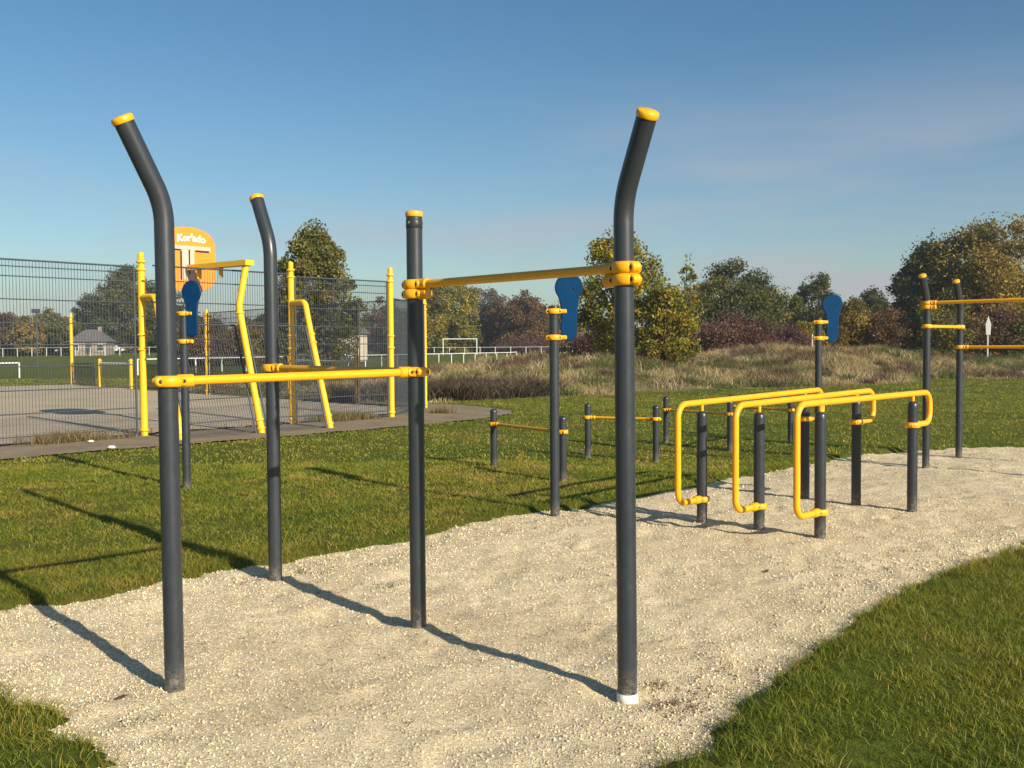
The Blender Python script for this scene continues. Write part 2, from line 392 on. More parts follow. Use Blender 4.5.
def mixcol(pal, n, t=None):
    pal = np.array(pal, float); t = rng.random(n) if t is None else np.clip(t, 0, .9999)
    k = t * (len(pal) - 1); i = np.floor(k).astype(int); i = np.minimum(i, len(pal) - 2); f = (k - i)[:, None]
    return (pal[i] * (1 - f) + pal[i + 1] * f) * (.75 + .5 * rng.random((n, 1)))
GP = [(0.0529, 0.0855, 0.0095), (0.1152, 0.1521, 0.0133), (0.1906, 0.2115, 0.019), (0.2822, 0.2435, 0.0323), (0.3881, 0.2792, 0.0855)]
def scatter(n, x0, x1, y0, y1):
    return rng.uniform(x0, x1, n), rng.uniform(y0, y1, n)
def inview(x, y, mx, m0=1.2):
    return (np.abs(x) < y * .56 + m0 + mx)
def lawn(n, y0, y1, hlo, hhi, w, seg, mx=1.0, edgepow=True):
    xm = y1 * .56 + 2.5; x, y = scatter(n, -xm, xm, y0, y1)
    k = inview(x, y, mx); x, y = x[k], y[k]
    sg = sdist(x, y, GRAVEL) + (fbm(x, y, .3, 11) - .5) * .30 + rng.normal(0, 1, len(x)) * np.where(rng.random(len(x)) < .22, .14, .04)
    sc = np.minimum(sdist(x, y, COURT), sdist(x, y, PATH)); u, v = duneuv(x, y)
    thin = fbm(x, y, .8, 41)
    k = (sg > .0) & (sc > .12) & ((v < .4) | (u < -1)) & (thin + rng.random(len(x)) * .8 > .45) & (rng.random(len(x)) > .75 * sst(.56, .70, fbm(x, y, .28, 42, 3)))
    x, y, sg = x[k], y[k], sg[k]; n = len(x)
    hv = .6 * fbm(x, y, .5, 43) + .4 * np.clip(1.6 * fbm(x, y, .16, 44, 2) - .3, 0, 1.2); h = (hlo + (hhi - hlo) * rng.random(n) ** 1.6) * (.55 + .95 * hv) * np.where(sg < .35, 1.25, 1)
    t = .2 * rng.random(n) + .55 * fbm(x, y, 1.6, 45, 4) + .35 * fbm(x, y, .3, 47) - .08 + (rng.random(n) < .12) * .45 + .30 * sst(.55, .72, fbm(x, y, .55, 49, 4))
    P = np.stack([x, y, zg(x, y) - .005], -1); far_lift = (1 + .28 * sst(9, 16, y))[:, None]  # farther blades coloured lighter, standing in for sunlight lost to blade self-shadowing
    return P, h, np.full(n, w) * (.7 + .6 * rng.random(n)), mixcol(GP, n, t) * far_lift
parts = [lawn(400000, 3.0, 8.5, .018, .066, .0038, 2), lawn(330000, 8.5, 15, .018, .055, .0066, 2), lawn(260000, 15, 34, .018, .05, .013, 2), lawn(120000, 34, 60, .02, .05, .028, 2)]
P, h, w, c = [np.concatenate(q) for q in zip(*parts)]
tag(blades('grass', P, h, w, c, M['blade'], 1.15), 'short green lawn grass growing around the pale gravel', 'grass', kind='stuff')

# stray tufts and dead bits on the gravel
tx, ty, th, tc = [], [], [], []
spots = [(.80, 4.72, .14, 220, 1), (.72, 5.0, .07, 70, 2), (.95, 4.95, .1, 60, 2), (-1.62, 7.7, .1, 60, 0), (-1.1, 7.9, .12, 60, 2), (-.95, 7.2, .1, 50, 0), (-2.0, 7.3, .12, 60, 2), (1.1, 5.35, .12, 50, 2), (2.1, 8.8, .1, 30, 2), (-2.9, 6.2, .1, 30, 2), (7.2, 15.6, .3, 150, 2), (6.6, 15.9, .3, 160, 2)]
for _ in range(45):
    q = rng.uniform([-2.5, 4], [8, 15]); spots.append((q[0], q[1], .05 + .06 * rng.random(), 12, rng.integers(0, 3)))
for sx, sy, r_, n_, k_ in spots:
    if sdist(np.array([sx]), np.array([sy]), GRAVEL)[0] > -.05: continue
    d = rng.normal(0, r_ * .6, (n_, 2)); tx.append(sx + d[:, 0]); ty.append(sy + d[:, 1]); th.append(rng.uniform(.008, .035 if k_ == 0 else .022, n_))
    pal = [[(.05, .09, .015), (.12, .14, .03)], [(.05, .08, .015), (.22, .08, .03)], [(.14, .08, .035), (.25, .17, .08)]][k_]
    tc.append(mixcol(pal, n_, rng.random(n_)))
tx, ty, th, tc = [np.concatenate(q) for q in (tx, ty, th, tc)]
tag(blades('weeds', np.stack([tx, ty, zgr(tx, ty) - .002], -1), th, np.full(len(tx), .006), tc, M['blade'], 1.6), 'small brown and green weed tufts scattered over the pale gravel', 'weeds', kind='stuff')

# loose chips
def chips(n, y0, y1, s0, s1):
    xm = y1 * .56 + 2; x, y = scatter(n, -xm, xm, y0, y1); k = inview(x, y, .8) & (sdist(x, y, GRAVEL) + (fbm(x, y, .3, 11) - .5) * .30 < .04 + .22 * rng.random(len(x)) ** 4); x, y = x[k], y[k]; n = len(x)
    s = s0 + (s1 - s0) * rng.random(n) ** 3.5
    s = s * (1 + .7 * rng.random(n) ** 3 * sst(-.9, -.1, sdist(x, y, GRAVEL)))
    base = np.array([(1, 0, 0), (-1, 0, 0), (0, 1, 0), (0, -1, 0), (0, 0, .8), (0, 0, -.8)], float)
    V = base[None] * (.6 + .7 * rng.random((n, 6, 1))) + rng.normal(0, .18, (n, 6, 3))
    a = rng.random(n) * 2 * PI; c_, s_ = np.cos(a), np.sin(a)
    R = np.stack([np.stack([c_, -s_, 0 * c_], -1), np.stack([s_, c_, 0 * c_], -1), np.stack([0 * c_, 0 * c_, 1 + 0 * c_], -1)], 1)
    V = np.einsum('nij,nkj->nki', R, V) * s[:, None, None] * .5
    V = V + np.stack([x, y, zgr(x, y) + s * .12], -1)[:, None]
    return V, n
CV = []
for a in ((170000, 3.2, 7, .005, .015), (90000, 7, 11, .008, .02), (40000, 11, 17, .012, .024)):
    V_, n_ = chips(*a); CV.append(V_)
CV = np.concatenate(CV); n_ = len(CV)
T8 = np.array([(0, 2, 4), (2, 1, 4), (1, 3, 4), (3, 0, 4), (2, 0, 5), (1, 2, 5), (3, 1, 5), (0, 3, 5)])
F = (np.arange(n_)[:, None, None] * 6 + T8[None]).reshape(-1, 3)
cc = np.repeat(mixcol([(.20, .14, .08), (.48, .37, .22), (.66, .54, .34), (.72, .61, .40), (.77, .68, .48)], n_, np.clip(.12 + .88 * rng.random(n_) ** .7 - .35 * sst(.58, .8, fbm(np.repeat(1, 1) * CV[:, 4, 0], CV[:, 4, 1], .6, 91)), 0, 1)), 6, 0)
tag(npmesh('gravel_chips', CV.reshape(-1, 3), F, M['chip'], None, np.clip(cc, 0, .9)), 'loose beige limestone chips covering the workout area', 'gravel', kind='stuff')

# tall dry grass on the mound, dark dead weeds at its foot
def bank(n, u0, u1, v0, v1):
    u = rng.uniform(u0, u1, n); v = rng.uniform(v0, v1, n)
    return D0[0] + u * DU[0] + v * DV[0], D0[1] + u * DU[1] + v * DV[1], u, v
x, y, u, v = bank(330000, -4, 52, -1, 20)
v2 = v + (fbm(x, y, 2, 4) - .5) * 3
pb = np.maximum(1 - sst(.5, 1.0, np.hypot((u - 24.6) / 3.0, (v - 10.0) / 2.0)), 1 - sst(.5, 1.0, np.hypot((u - 6.2) / 1.3, (v - 5.2) / .6)))
k = (v2 > -.2 + .9 * rng.random(len(x))) & (rng.random(len(x)) > pb * .97) & (rng.random(len(x)) < .35 + 1.1 * fbm(x, y, 1.4, 51)) & (np.minimum(sdist(x, y, PATH), sdist(x, y, COURT)) > .3)
x, y, u, v = x[k], y[k], u[k], v[k]; n_ = len(x)
g = fbm(x, y, 3.6, 55, 3); green = np.maximum(sst(.53, .66, g), .9 * (1 - sst(.6, 1.2, np.hypot((u - 11.5) / 2.8, (v - 4.5) / 2.2))))
green = np.maximum(green, .9 * (1 - sst(.6, 1.1, np.hypot((u - 17.5) / 3.2, (v - 1.5) / 1.0))))
hh = (.10 + .32 * rng.random(n_) ** 1.8) * (.15 + 1.6 * fbm(x, y, .9, 57, 4)) * (1 - .4 * green) * (.55 + .45 * sst(0, 3, v))
dry = mixcol([(.17, .125, .06), (.32, .25, .125), (.46, .36, .18), (.54, .44, .24)], n_, .25 * rng.random(n_) + .75 * fbm(x, y, 1.8, 59))
dk_ = sst(.52, .66, fbm(x, y, 1.9, 61, 4))[:, None]; dry = dry * (1 - dk_) + dk_ * mixcol([(.10, .062, .04), (.20, .13, .08)], n_)
gr = mixcol([(.07, .10, .02), (.15, .17, .04)], n_)
cc = dry * (1 - green[:, None] * .8) + gr * green[:, None] * .8
tag(blades('tall_grass', np.stack([x, y, zg(x, y) - .02], -1), hh, np.full(n_, .022) * (.6 + .8 * rng.random(n_)), cc, M['straw'], .8), 'tall straw coloured dry grass covering the low earth mound', 'tall grass', kind='stuff')
# mixed dark scrub tussocks on the bank
tu, tv = rng.uniform(-1, 45, 260), rng.uniform(0, 12, 260); ts = rng.uniform(.25, .8, 260); ii = rng.integers(0, 260, 42000)
a_ = rng.normal(0, 1, (42000, 2)) * (ts[ii] * .45)[:, None]; u = tu[ii] + a_[:, 0] * 1.5; v = tv[ii] + a_[:, 1]
x = D0[0] + u * DU[0] + v * DV[0]; y = D0[1] + u * DU[1] + v * DV[1]; n_ = len(x); tc_ = rng.random(260)[ii]
cs = np.where((tc_ < .45)[:, None], mixcol([(.09, .06, .04), (.18, .12, .08)], n_), np.where((tc_ < .75)[:, None], mixcol([(.06, .085, .02), (.13, .15, .04)], n_), mixcol([(.36, .28, .15), (.5, .41, .24)], n_)))
tag(blades('scrub', np.stack([x, y, zg(x, y) - .02], -1), rng.uniform(.10, .5, n_) * (.5 + ts[ii]), np.full(n_, .024), cs, M['straw'], .9), 'brown and green tussocks dotted over the dry grass mound', 'scrub', kind='stuff')
x, y, u, v = bank(46000, -1.8, 6.8, -1.2, 4.2)
k = (rng.random(len(x)) < -.25 + 1.5 * fbm(x, y, .8, 63)) & (np.hypot((u - 2.6) / 4.3, (v - 1.7) / 2.1) < .75 + .5 * fbm(x, y, 1, 65)); x, y, u, v = x[k], y[k], u[k], v[k]; n_ = len(x)
tag(blades('dead_weeds', np.stack([x, y, zg(x, y) - .02], -1), rng.uniform(.25, .75, n_) * (.5 + .8 * fbm(x, y, .8, 67)), np.full(n_, .026), mixcol([(.022, .016, .013), (.055, .040, .030), (.12, .085, .055), (.2, .15, .09)], n_, rng.random(n_) ** 1.4), M['straw'], 1.0), 'dark brown dead weeds along the foot of the mound beside the path end', 'weeds', kind='stuff')
# weeds along the court fence
t = rng.uniform(-6, 11.5, 26000); off = rng.normal(0, .16, len(t)); fx, fy = .655, .756
x = -9.307 + fx * t + fy * off; y = 17.929 + fy * t - fx * off
k = rng.random(len(t)) < sst(.35, .7, fbm(x, y, 1.1, 71)) * np.where((t > 2.4) & (t < 6.5), .15, 1); x, y = x[k], y[k]; n_ = len(x)
tag(blades('fence_weeds', np.stack([x, y, x * 0], -1), rng.uniform(.05, .28, n_), np.full(n_, .012), mixcol([(.10, .11, .03), (.2, .12, .05), (.27, .2, .1), (.12, .13, .04)], n_), M['straw'], .7), 'dry brown weeds growing along the foot of the court fence', 'weeds', kind='stuff')
# clover-like clumps beside posts in the lawn
# ------------------------------------------------------------------ workout equipment
R_ = .0495
def ground_pt(p): return Vector((p[0], p[1], 0))
def pole(parent, p, top, bend=None, r=R_, cap='yellow', collar=False, label=None, lean=(0, 0)):
    """bend = (dx, dy, knee_z)"""
    p0 = Vector((p[0], p[1], -.06)); m = MB()
    if bend:
        tip = Vector((p[0] + bend[0], p[1] + bend[1], top)); kn = Vector((p[0] + lean[0], p[1] + lean[1], bend[2]))
        path = arc_path([p0, kn, tip], .42, 10)
    else:
        tip = Vector((p[0], p[1], top)); path = [p0, Vector((p[0], p[1], top * .5)), tip]
    m.tube(path, r, 28); o = m.build('pole', M['slate'], parent)
    if label: o['label'] = label
    d = (path[-1] - path[-2]).normalized()
    c = MB().lathe(tip - d * .012, d, [(r + .003, 0), (r + .005, .004), (r + .005, .026), (r - .002, .034), (.001, .036)], 28)
    if cap == 'yellow': c.build('cap', M['yellow'], o)
    else: c.build('cap', M['slate_cap'], o)
    if collar:
        MB().lathe((p[0], p[1], top - .085), (0, 0, 1), [(r, 0), (r + .002, .002), (r + .002, .052), (r, .054)], 28).build('collar', M['slate_cap'], o)
        for a in (-2.2, -1.2, .2):
            q = Vector((math.cos(a), math.sin(a), 0)); MB().lathe(Vector((p[0], p[1], top - .05)) + q * (r + .001), q, [(.008, 0), (.007, .004), (.001, .005)], 10).build('rivet', M['steel'], o)
    return o
def clamp(parent, p, z, d=None, r=R_, rc=.026, two=False):
    """cast ring round a pole with a socket for a bar in direction d"""
    m = MB(); c = Vector((p[0], p[1], z))
    h = .029; ro = r + .023
    prof = [(r - .001, -h), (r + .012, -h), (ro - .004, -h * .75), (ro, -h * .3), (ro, h * .3), (ro - .004, h * .75), (r + .012, h), (r - .001, h)]
    m.lathe(c, (0, 0, 1), prof, 28)
    d = Vector(d if d else (.7, .7, 0)).normalized()
    side = Vector((-d.y, d.x, 0))
    if side.y > 0: side = -side
    m.tube([c + d * r * .6, c + d * (r + .075)], rc + .008, 16)
    m.lathe(c + d * (r + .075), d, [(rc + .008, 0), (rc + .004, .006), (rc, .008)], 16)
    m.tube([c - d * (r + .028), c + d * r], .02, 14)
    m.lathe(c - d * (r + .028), -d, [(.02, 0), (.015, .007), (.001, .01)], 14)
    for q in (-1, 1):
        m.lathe(c + d * (q * (r + .012)) + side * .005, side, [(.025, 0), (.025, .03), (.021, .036), (.012, .037)], 14)
    o = m.build('clamp', M['yellow'], parent)
    for q in (-1, 1):
        MB().lathe(c + d * (q * (r + .012)) + side * .0425, side, [(.0115, -.003), (.0115, .0005), (.009, .002), (.001, .0025)], 8).build('bolt', M['black'], o)
    return o
def bar(parent, a, b, za, zb=None, rad=.024, r=R_, name='bar', dia_c=True, label=None):
    zb = za if zb is None else zb
    A = Vector((a[0], a[1], za)); B = Vector((b[0], b[1], zb)); d = (B - A).normalized()
    o = MB().tube([A + d * r * .5, A.lerp(B, .5), B - d * r * .5], rad, 18).build(name, M['yellow'], parent)
    if label: o['label'] = label
    clamp(parent, a, za, (d.x, d.y, 0), r, rad + .002); clamp(parent, b, zb, (-d.x, -d.y, 0), r, rad + .002)
    return o

A, B, C_, D = (-1.744, 5.028), (-1.785, 7.37), (-.595, 6.123), (.564, 4.866)
st = empty('pull_up_station', (C_[0], C_[1], 0), 'nearest pull up station with four tall slate poles on pale gravel', 'pull-up station', 'pull up stations on the gravel')
pole(st, A, 2.870, (-.148, -.145, 2.48), lean=(-.008, 0)); pole(st, B, 2.875, (-.125, .128, 2.52)); pole(st, C_, 2.565, None, collar=True, label='straight pole with a dark riveted band under its cap')
pd = pole(st, D, 2.832, (.078, -.19, 2.46), lean=(-.014, 0), label='bent pole with a white ring at its foot')
MB().lathe((D[0], D[1], -.02), (0, 0, 1), [(R_ + .001, 0), (R_ + .004, .002), (R_ + .004, .046), (R_ + .001, .049)], 28).build('base_ring', M['white'], pd)
bar(st, A, C_, 1.588, 1.60); bar(st, B, C_, 1.607, 1.602); bar(st, C_, D, 2.138, 2.133)
clamp(st, D, 2.074, (-.7, .7, 0)); clamp(st, C_, 2.079, (.7, -.7, 0))

RA, RB = (5.863, 13.995), (6.907, 15.271); q = (1.26, -1.21)
RC, RD = (RA[0] + q[0], RA[1] + q[1]), (RB[0] + q[0], RB[1] + q[1])
st = empty('pull_up_station', (RA[0], RA[1], 0), 'far pull up station behind the looped bars, cut by the right edge', 'pull-up station', 'pull up stations on the gravel')
for p, t_ in ((RA, 2.70), (RB, 2.70)): pole(st, p, t_, (-.125, -.13, 2.34))
for p in (RC, RD): pole(st, p, 2.5)
bar(st, RA, RC, 2.33, 2.33); bar(st, RA, RB, 2.0, 2.01); bar(st, RB, RD, 1.70, 1.70)
clamp(st, RA, 2.27, (.7, -.7, 0))

def footboard(p, label, off, wdir, top=2.15, zc=2.36):
    o = empty('board_post', (p[0], p[1], 0), label, 'exercise post', 'blue boards on posts')
    pole(o, p, top, None, cap='dark')
    c = Vector((p[0] + off[0], p[1] + off[1], 0)); w = Vector((wdir[0], wdir[1], 0)).normalized()
    out = []
    for k in range(19):          # head
        a = math.radians(-40 + 260 * k / 18); out.append((.142 * math.cos(a), .142 * math.sin(a)))
    tail = [(-.088, -.17), (-.080, -.24), (-.078, -.33), (-.082, -.45)]
    out += tail
    for k in range(1, 10):
        a = PI + PI * k / 10; out.append((-.002 + .08 * math.cos(a), -.48 + .075 * math.sin(a)))
    out += [(.082, -.45), (.084, -.33), (.086, -.24), (.096, -.16)]
    MB().plate([(a * 1.035, b * 1.01) for a, b in out], c + Vector((0, 0, zc)), w, (0, 0, 1), .018).build('rim', M['blue_edge'], o)
    bd = MB().plate([(a * .97, b * .985) for a, b in out], c + Vector((0, 0, zc)), w, (0, 0, 1), .030).build('board', M['blue'], o)
    nrm = w.cross(Vector((0, 0, 1)))
    if nrm.y > 0: nrm = -nrm
    MB().lathe(c + w * .055 + nrm * .014 + Vector((0, 0, zc - .01)), nrm, [(.012, 0), (.012, .004), (.001, .006)], 10).build('bolt', M['black'], bd)
    dd = Vector((off[0], off[1], 0)).normalized()
    for z in (top - .035, 1.845): clamp(o, p, z, (dd.x, dd.y, 0), R_, .018)
    return o
footboard((-4.054, 12.263), 'blue footprint shaped board on a slate post in the lawn beside the court goal', (.115, -.04), (.93, -.36), 2.225, 2.455)
footboard((.438, 10.243), 'blue footprint shaped board on a slate post at the gravel edge, middle of three', (.155, -.01), (1, -.08), 2.15)
footboard((4.415, 14.256), 'blue footprint shaped board on a slate post behind the yellow parallel bars', (.195, .0), (1, -.12), 2.11, 2.33)

def hurdle(a, b, zb, label, top=.82):
    o = empty('low_bar', (a[0], a[1], 0), label, 'low bar', 'low yellow bars in the lawn')
    for p in (a, b):
        m = MB(); m.tube([(p[0], p[1], -.06), (p[0], p[1], top)], R_, 24); q_ = m.build('post', M['slate'], o)
        MB().lathe((p[0], p[1], top - .01), (0, 0, 1), [(R_ + .004, 0), (R_ + .004, .02), (R_ * .8, .04), (R_ * .4, .05), (.001, .052)], 24).build('cap', M['slate_cap'], q_)
    bar(o, a, b, zb, zb + .01, .021)
hurdle((-.269, 14.288), (.651, 12.752), .64, 'low yellow bar between two short posts in the lawn, nearest of the four')
hurdle((1.185, 15.49), (2.166, 14.89), .64, 'low yellow bar between two short posts, seen either side of the tall right hand pole')
hurdle((2.771, 17.806), (3.61, 16.376), .60, 'low yellow bar in the lawn seen through the first parallel bar', .80)
hurdle((4.20, 18.95), (4.972, 17.647), .58, 'farthest low yellow bar in the lawn seen behind the second parallel bar', .77)

def parallel(P, Q, label, zt, zr, zl=.23, zh=.905):
    o = empty('parallel_bar', (P[0], P[1], 0), label, 'parallel bar', 'looped yellow bars on the gravel')
    d = Vector((Q[0] - P[0], Q[1] - P[1], 0)).normalized(); e = .42
    r = .0515
    for p, z in ((P, zt - .12), (Q, zr - .12)):
        q_ = MB().tube([(p[0], p[1], -.06), (p[0], p[1], z)], r, 26).build('post', M['slate'], o)
        MB().lathe((p[0], p[1], z - .01), (0, 0, 1), [(r + .0015, -.02), (r + .0015, .018), (r * .8, .04), (r * .35, .05), (.001, .052)], 26).build('cap', M['slate_cap'], q_)
        MB().tube([(p[0], p[1], z + .02), (p[0], p[1], z + .12)], .017, 14).build('stub', M['yellow'], q_)
    a0 = Vector((P[0], P[1], 0)); b0 = Vector((Q[0], Q[1], 0)); up = Vector((0, 0, 1))
    pts = [a0 + up * zl + d * -.03, a0 - d * e + up * zl, a0 - d * e + up * zt, b0 + d * e + up * zr, b0 + d * e + up * zh, b0 + up * zh + d * .03]
    MB().tube(arc_path(pts, [.11, .13, .13, .11], 8), .030, 18).build('handrail', M['yellow'], o)
    clamp(o, P, zl, (-d.x, -d.y, 0), r, .032); clamp(o, Q, zh, (d.x, d.y, 0), r, .032)
parallel((1.877, 9.774), (3.365, 11.345), 'looped yellow parallel bar on two short posts, leftmost of three beside the lawn', 1.185, 1.225)
parallel((2.332, 9.326), (3.77, 10.818), 'looped yellow parallel bar on two short posts, between the other two', 1.20, 1.235)
parallel((2.797, 8.963), (4.19, 10.336), 'looped yellow parallel bar on two short posts, nearest and rightmost of three', 1.225, 1.235)

# ------------------------------------------------------------------ court
FD = Vector((.655, .756, 0)); FN = Vector((.756, -.655, 0))      # along the near fence, and outward
def mesh_panel(parent, a, b, z0, z1, tilt=None, step=.06, wr=.005, hz=(.16, .58, 1.01, 1.45, 1.85, 2.26, 2.69, 3.11, 3.29), frame=True, name='mesh_panel'):
    """a,b ground points; tilt = (vector at top) for leaning panels"""
    a = Vector((a[0], a[1], 0)); b = Vector((b[0], b[1], 0)); L = (b - a).length; d = (b - a) / L
    t = Vector(tilt) if tilt else Vector((0, 0, 0)); up = lambda p, z: p + Vector((0, 0, z)) + t * (z / z1)
    m = MB(); n = int(L / step)
    for i in range(1, n):
        p = a + d * (L * i / n); m.tube([up(p, z0), up(p, z1)], wr, 4, False)
    for z in hz:
        if z0 < z < z1: m.tube([up(a, z), up(b, z)], wr * 2.2, 5, False)
    m.tube([up(a, z1), up(b, z1)], .019, 6); m.tube([up(a, z0), up(b, z0)], .010, 6)
    if frame:
        for p in (a, b): m.tube([up(p, max(0, z0 - .1)), up(p, z1)], .022, 6)
    return m.build(name, M['mesh'], parent)
def court_post(parent, p, h, r=.072, name='post'):
    m = MB(); m.tube([(p[0], p[1], -.02), (p[0], p[1], h - .33)], r, 18); m.tube([(p[0], p[1], h - .35), (p[0], p[1], h - .05)], r * .84, 18)
    m.lathe((p[0], p[1], h - .05), (0, 0, 1), [(r * .84, 0), (r * .7, .035), (.001, .05)], 18)
    o = m.build(name, M['court_yellow'], parent)
    for z in (.12, 1.75, 2.05, h - .36, h - .2):
        MB().lathe((p[0], p[1], z), (0, 0, 1), [(r, -.025), (r * 1.32, -.02), (r * 1.32, .02), (r, .025)], 18).build('collar', M['court_yellow'], o)
    return o
Y1, Y2, Y3, Y4 = (-7.47, 20.05), (-5.09, 22.93), (-3.05, 25.02), (-2.52, 28.66)
fe = empty('court_fence', (-9.3, 17.93, 0), 'tall grey mesh fence with yellow posts on the near side of the ball court', 'fence', 'mesh fences round the ball court')
F1 = Vector((-7.56, 19.90, 0))
for k in range(3):
    a = F1 - FD * (2.95 * (k + 1)) if k else F1 - FD * 2.95; mesh_panel(fe, a, F1 - FD * 2.95 * k if k else F1, .05, 3.41)
mesh_panel(fe, Vector((*Y2, 0)) + FD * .12, Vector((*Y3, 0)) - FD * .12, .05, 3.41)
for p, h_ in ((Y1, 3.72), (Y2, 3.76), (Y3, 3.78), ((-13.7, 12.9), 3.72)): court_post(fe, p, h_)
f2 = empty('court_fence', (*Y4, 0), 'grey mesh fence panel turning the corner between the court and the path', 'fence', 'mesh fences round the ball court')
mesh_panel(f2, (Y3[0] + .03, Y3[1] + .2), (Y4[0], Y4[1] - .12), .05, 3.0, step=.05); court_post(f2, Y4, 3.21, .06)
f3 = empty('court_fence', (-11.87, 38.6, 0), 'mesh fence with yellow posts on the far side of the ball court', 'fence', 'mesh fences round the ball court')
mesh_panel(f3, (Y4[0] - .1, Y4[1] + .1), (-4.68, 30.41), .05, 3.15, hz=(.3, .9, 1.5, 2.1, 2.6, 2.9))
mesh_panel(f3, (-4.75, 30.5), (-8.2, 34.4), .05, 3.15, hz=(.3, .9, 1.5, 2.1, 2.6, 2.9)); mesh_panel(f3, (-8.25, 34.46), (-11.8, 38.5), .05, 3.15, hz=(.3, .9, 1.5, 2.1, 2.6, 2.9))
mesh_panel(f3, (-11.95, 38.7), (-16.3, 43.6), .05, 1.1, hz=(.3, .6, .9)); mesh_panel(f3, (-20.2, 47.9), (-22.3, 50.2), .05, 1.1, hz=(.3, .6, .9))
court_post(f3, (-11.87, 38.6), 3.3, .085); court_post(f3, (-22.35, 50.3), 3.62, .095)
for p, q_, z, lb in (((-19.6, 47.1), (-17.05, 44.3), 1.22, 'small yellow goal with pale crossbar beyond the court, left of the first bent pole'), ((-7.95, 35.4), (-4.85, 31.0), 1.42, 'small yellow goal with pale crossbar in front of the pointed olive tree')):
    g_ = empty('mini_goal', (p[0], p[1], 0), lb, 'goal', 'small goals of the ball court')
    for w_ in (p, q_):
        m = MB(); m.tube([(w_[0], w_[1], -.02), (w_[0], w_[1], z)], .075, 16); m.lathe((w_[0], w_[1], z), (0, 0, 1), [(.075, 0), (.1, .01), (.1, .04), (.06, .1), (.001, .13)], 16); m.build('post', M['court_yellow'], g_)
    MB().tube([(p[0], p[1], z - .1), (q_[0], q_[1], z - .1)], .045, 10).build('crossbar', M['white'], g_)

g_ = empty('basketball_goal', (-5.2, 20.53, 0), 'yellow leaning goal frame of the ball court with orange basketball backboard', 'basketball goal')
L1, L2, L3 = Vector((-6.38, 19.07, 0)), Vector((-5.204, 20.527, 0)), Vector((-3.99, 21.70, 0))
def leg(parent, foot, top, r=.07, pts=None, rad=.25):
    path = arc_path(pts, rad, 7) if pts else [foot, top]
    o = MB().tube(path, r, 18).build('leg', M['court_yellow'], parent); d = (path[1] - path[0]).normalized()
    for t_ in (.12, .3): MB().lathe(path[0] + d * t_, d, [(r, -.02), (r * 1.35, -.015), (r * 1.35, .015), (r, .02)], 16).build('collar', M['court_yellow'], o)
    return o
for L_, Yp in ((L1, Vector((*Y1, 0))), (L3, Vector((*Y2, 0)))):
    inn = (Yp - L_); inn = inn - FD * 0
    top = L_ + inn * .62 + Vector((0, 0, 2.80)); end = Yp + Vector((0, 0, 2.80)) + (L_ - Yp).normalized() * .07
    kn = L_ + inn * .50 + Vector((0, 0, 2.2))
    lg = leg(g_, L_, top, .066, [L_ + Vector((0, 0, -.02)), kn, top, end], [.5, .16])
    d = (kn - L_).normalized()
    for t_ in (2.0, 2.2): MB().lathe(L_ + d * t_, d, [(.066, -.02), (.09, -.015), (.09, .015), (.066, .02)], 16).build('collar', M['court_yellow'], lg)
kn = Vector((-5.66, 20.61, 2.62)); tp = Vector((-5.52, 20.70, 3.52))
lg = leg(g_, L2, tp, .07, [L2 + Vector((0, 0, -.02)), kn, tp], [.6])
c = MB(); c.lathe(kn + Vector((.015, 0, -.12)), (.1, 0, -1), [(.07, -.02), (.1, -.015), (.1, .015), (.07, .02)], 16); c.build('collar', M['court_yellow'], lg)
BC = Vector((-7.115, 21.93, 3.70)); bn = Vector((.756, -.655, 0)); bu = Vector((.655, .756, 0))
# flat box beam
be = BC + Vector((0, 0, -.16)) + bn * .10; bs = tp + Vector((0, 0, .02)) + (tp - be).normalized() * .12
dd = (bs - be).normalized(); sd_ = dd.cross(Vector((0, 0, 1))).normalized()
MB().box((be + bs) / 2, (bs - be).length, .22, .11, dd, sd_, sd_.cross(dd)).build('beam', M['court_yellow'], g_)
for t_ in (.14, .52):
    q_ = be.lerp(bs, t_); MB().tube([q_ + Vector((0, 0, -.03)), q_ + Vector((0, 0, -.26))], .05, 12).build('bracket', M['court_yellow'], g_)
out = []
W = .66; 
for k in range(17):
    a = PI * k / 16; out.append((W * math.cos(a) * (1.0 if 1 else 1), .30 + .44 * (max(0, math.sin(a)) ** .75)))
for k in range(13):
    a = PI + PI * k / 12; out.append((W * math.cos(a), -.35 + .36 * math.sin(a)))
bb = MB().plate(out, BC, bu, (0, 0, 1), .03).build('backboard', M['orange'], g_)
fr = BC + bn * .0165
def strip(a0, b0, a1, b1, m, th=.004, lift=0, name='band'):
    c = fr + bu * ((a0 + a1) / 2) + Vector((0, 0, (b0 + b1) / 2)) + bn * lift
    return MB().box(c, abs(a1 - a0), abs(b1 - b0), th, bu, (0, 0, 1), bn).build(name, m, bb)
strip(-.52, .245, .54, .33, M['grey_board']); strip(-.17, -.42, .13, .244, M['grey_board'])
for a0, b0, a1, b1 in ((-.50, .21, -.19, .243), (-.215, -.42, -.175, .20), (-.01, -.3, .025, .245), (.16, .20, .50, .24)): strip(a0, b0, a1, b1, M['black'], .004, .004, 'line')
strip(.16, -.10, .5, -.075, M['white'], .003, .004, 'line')
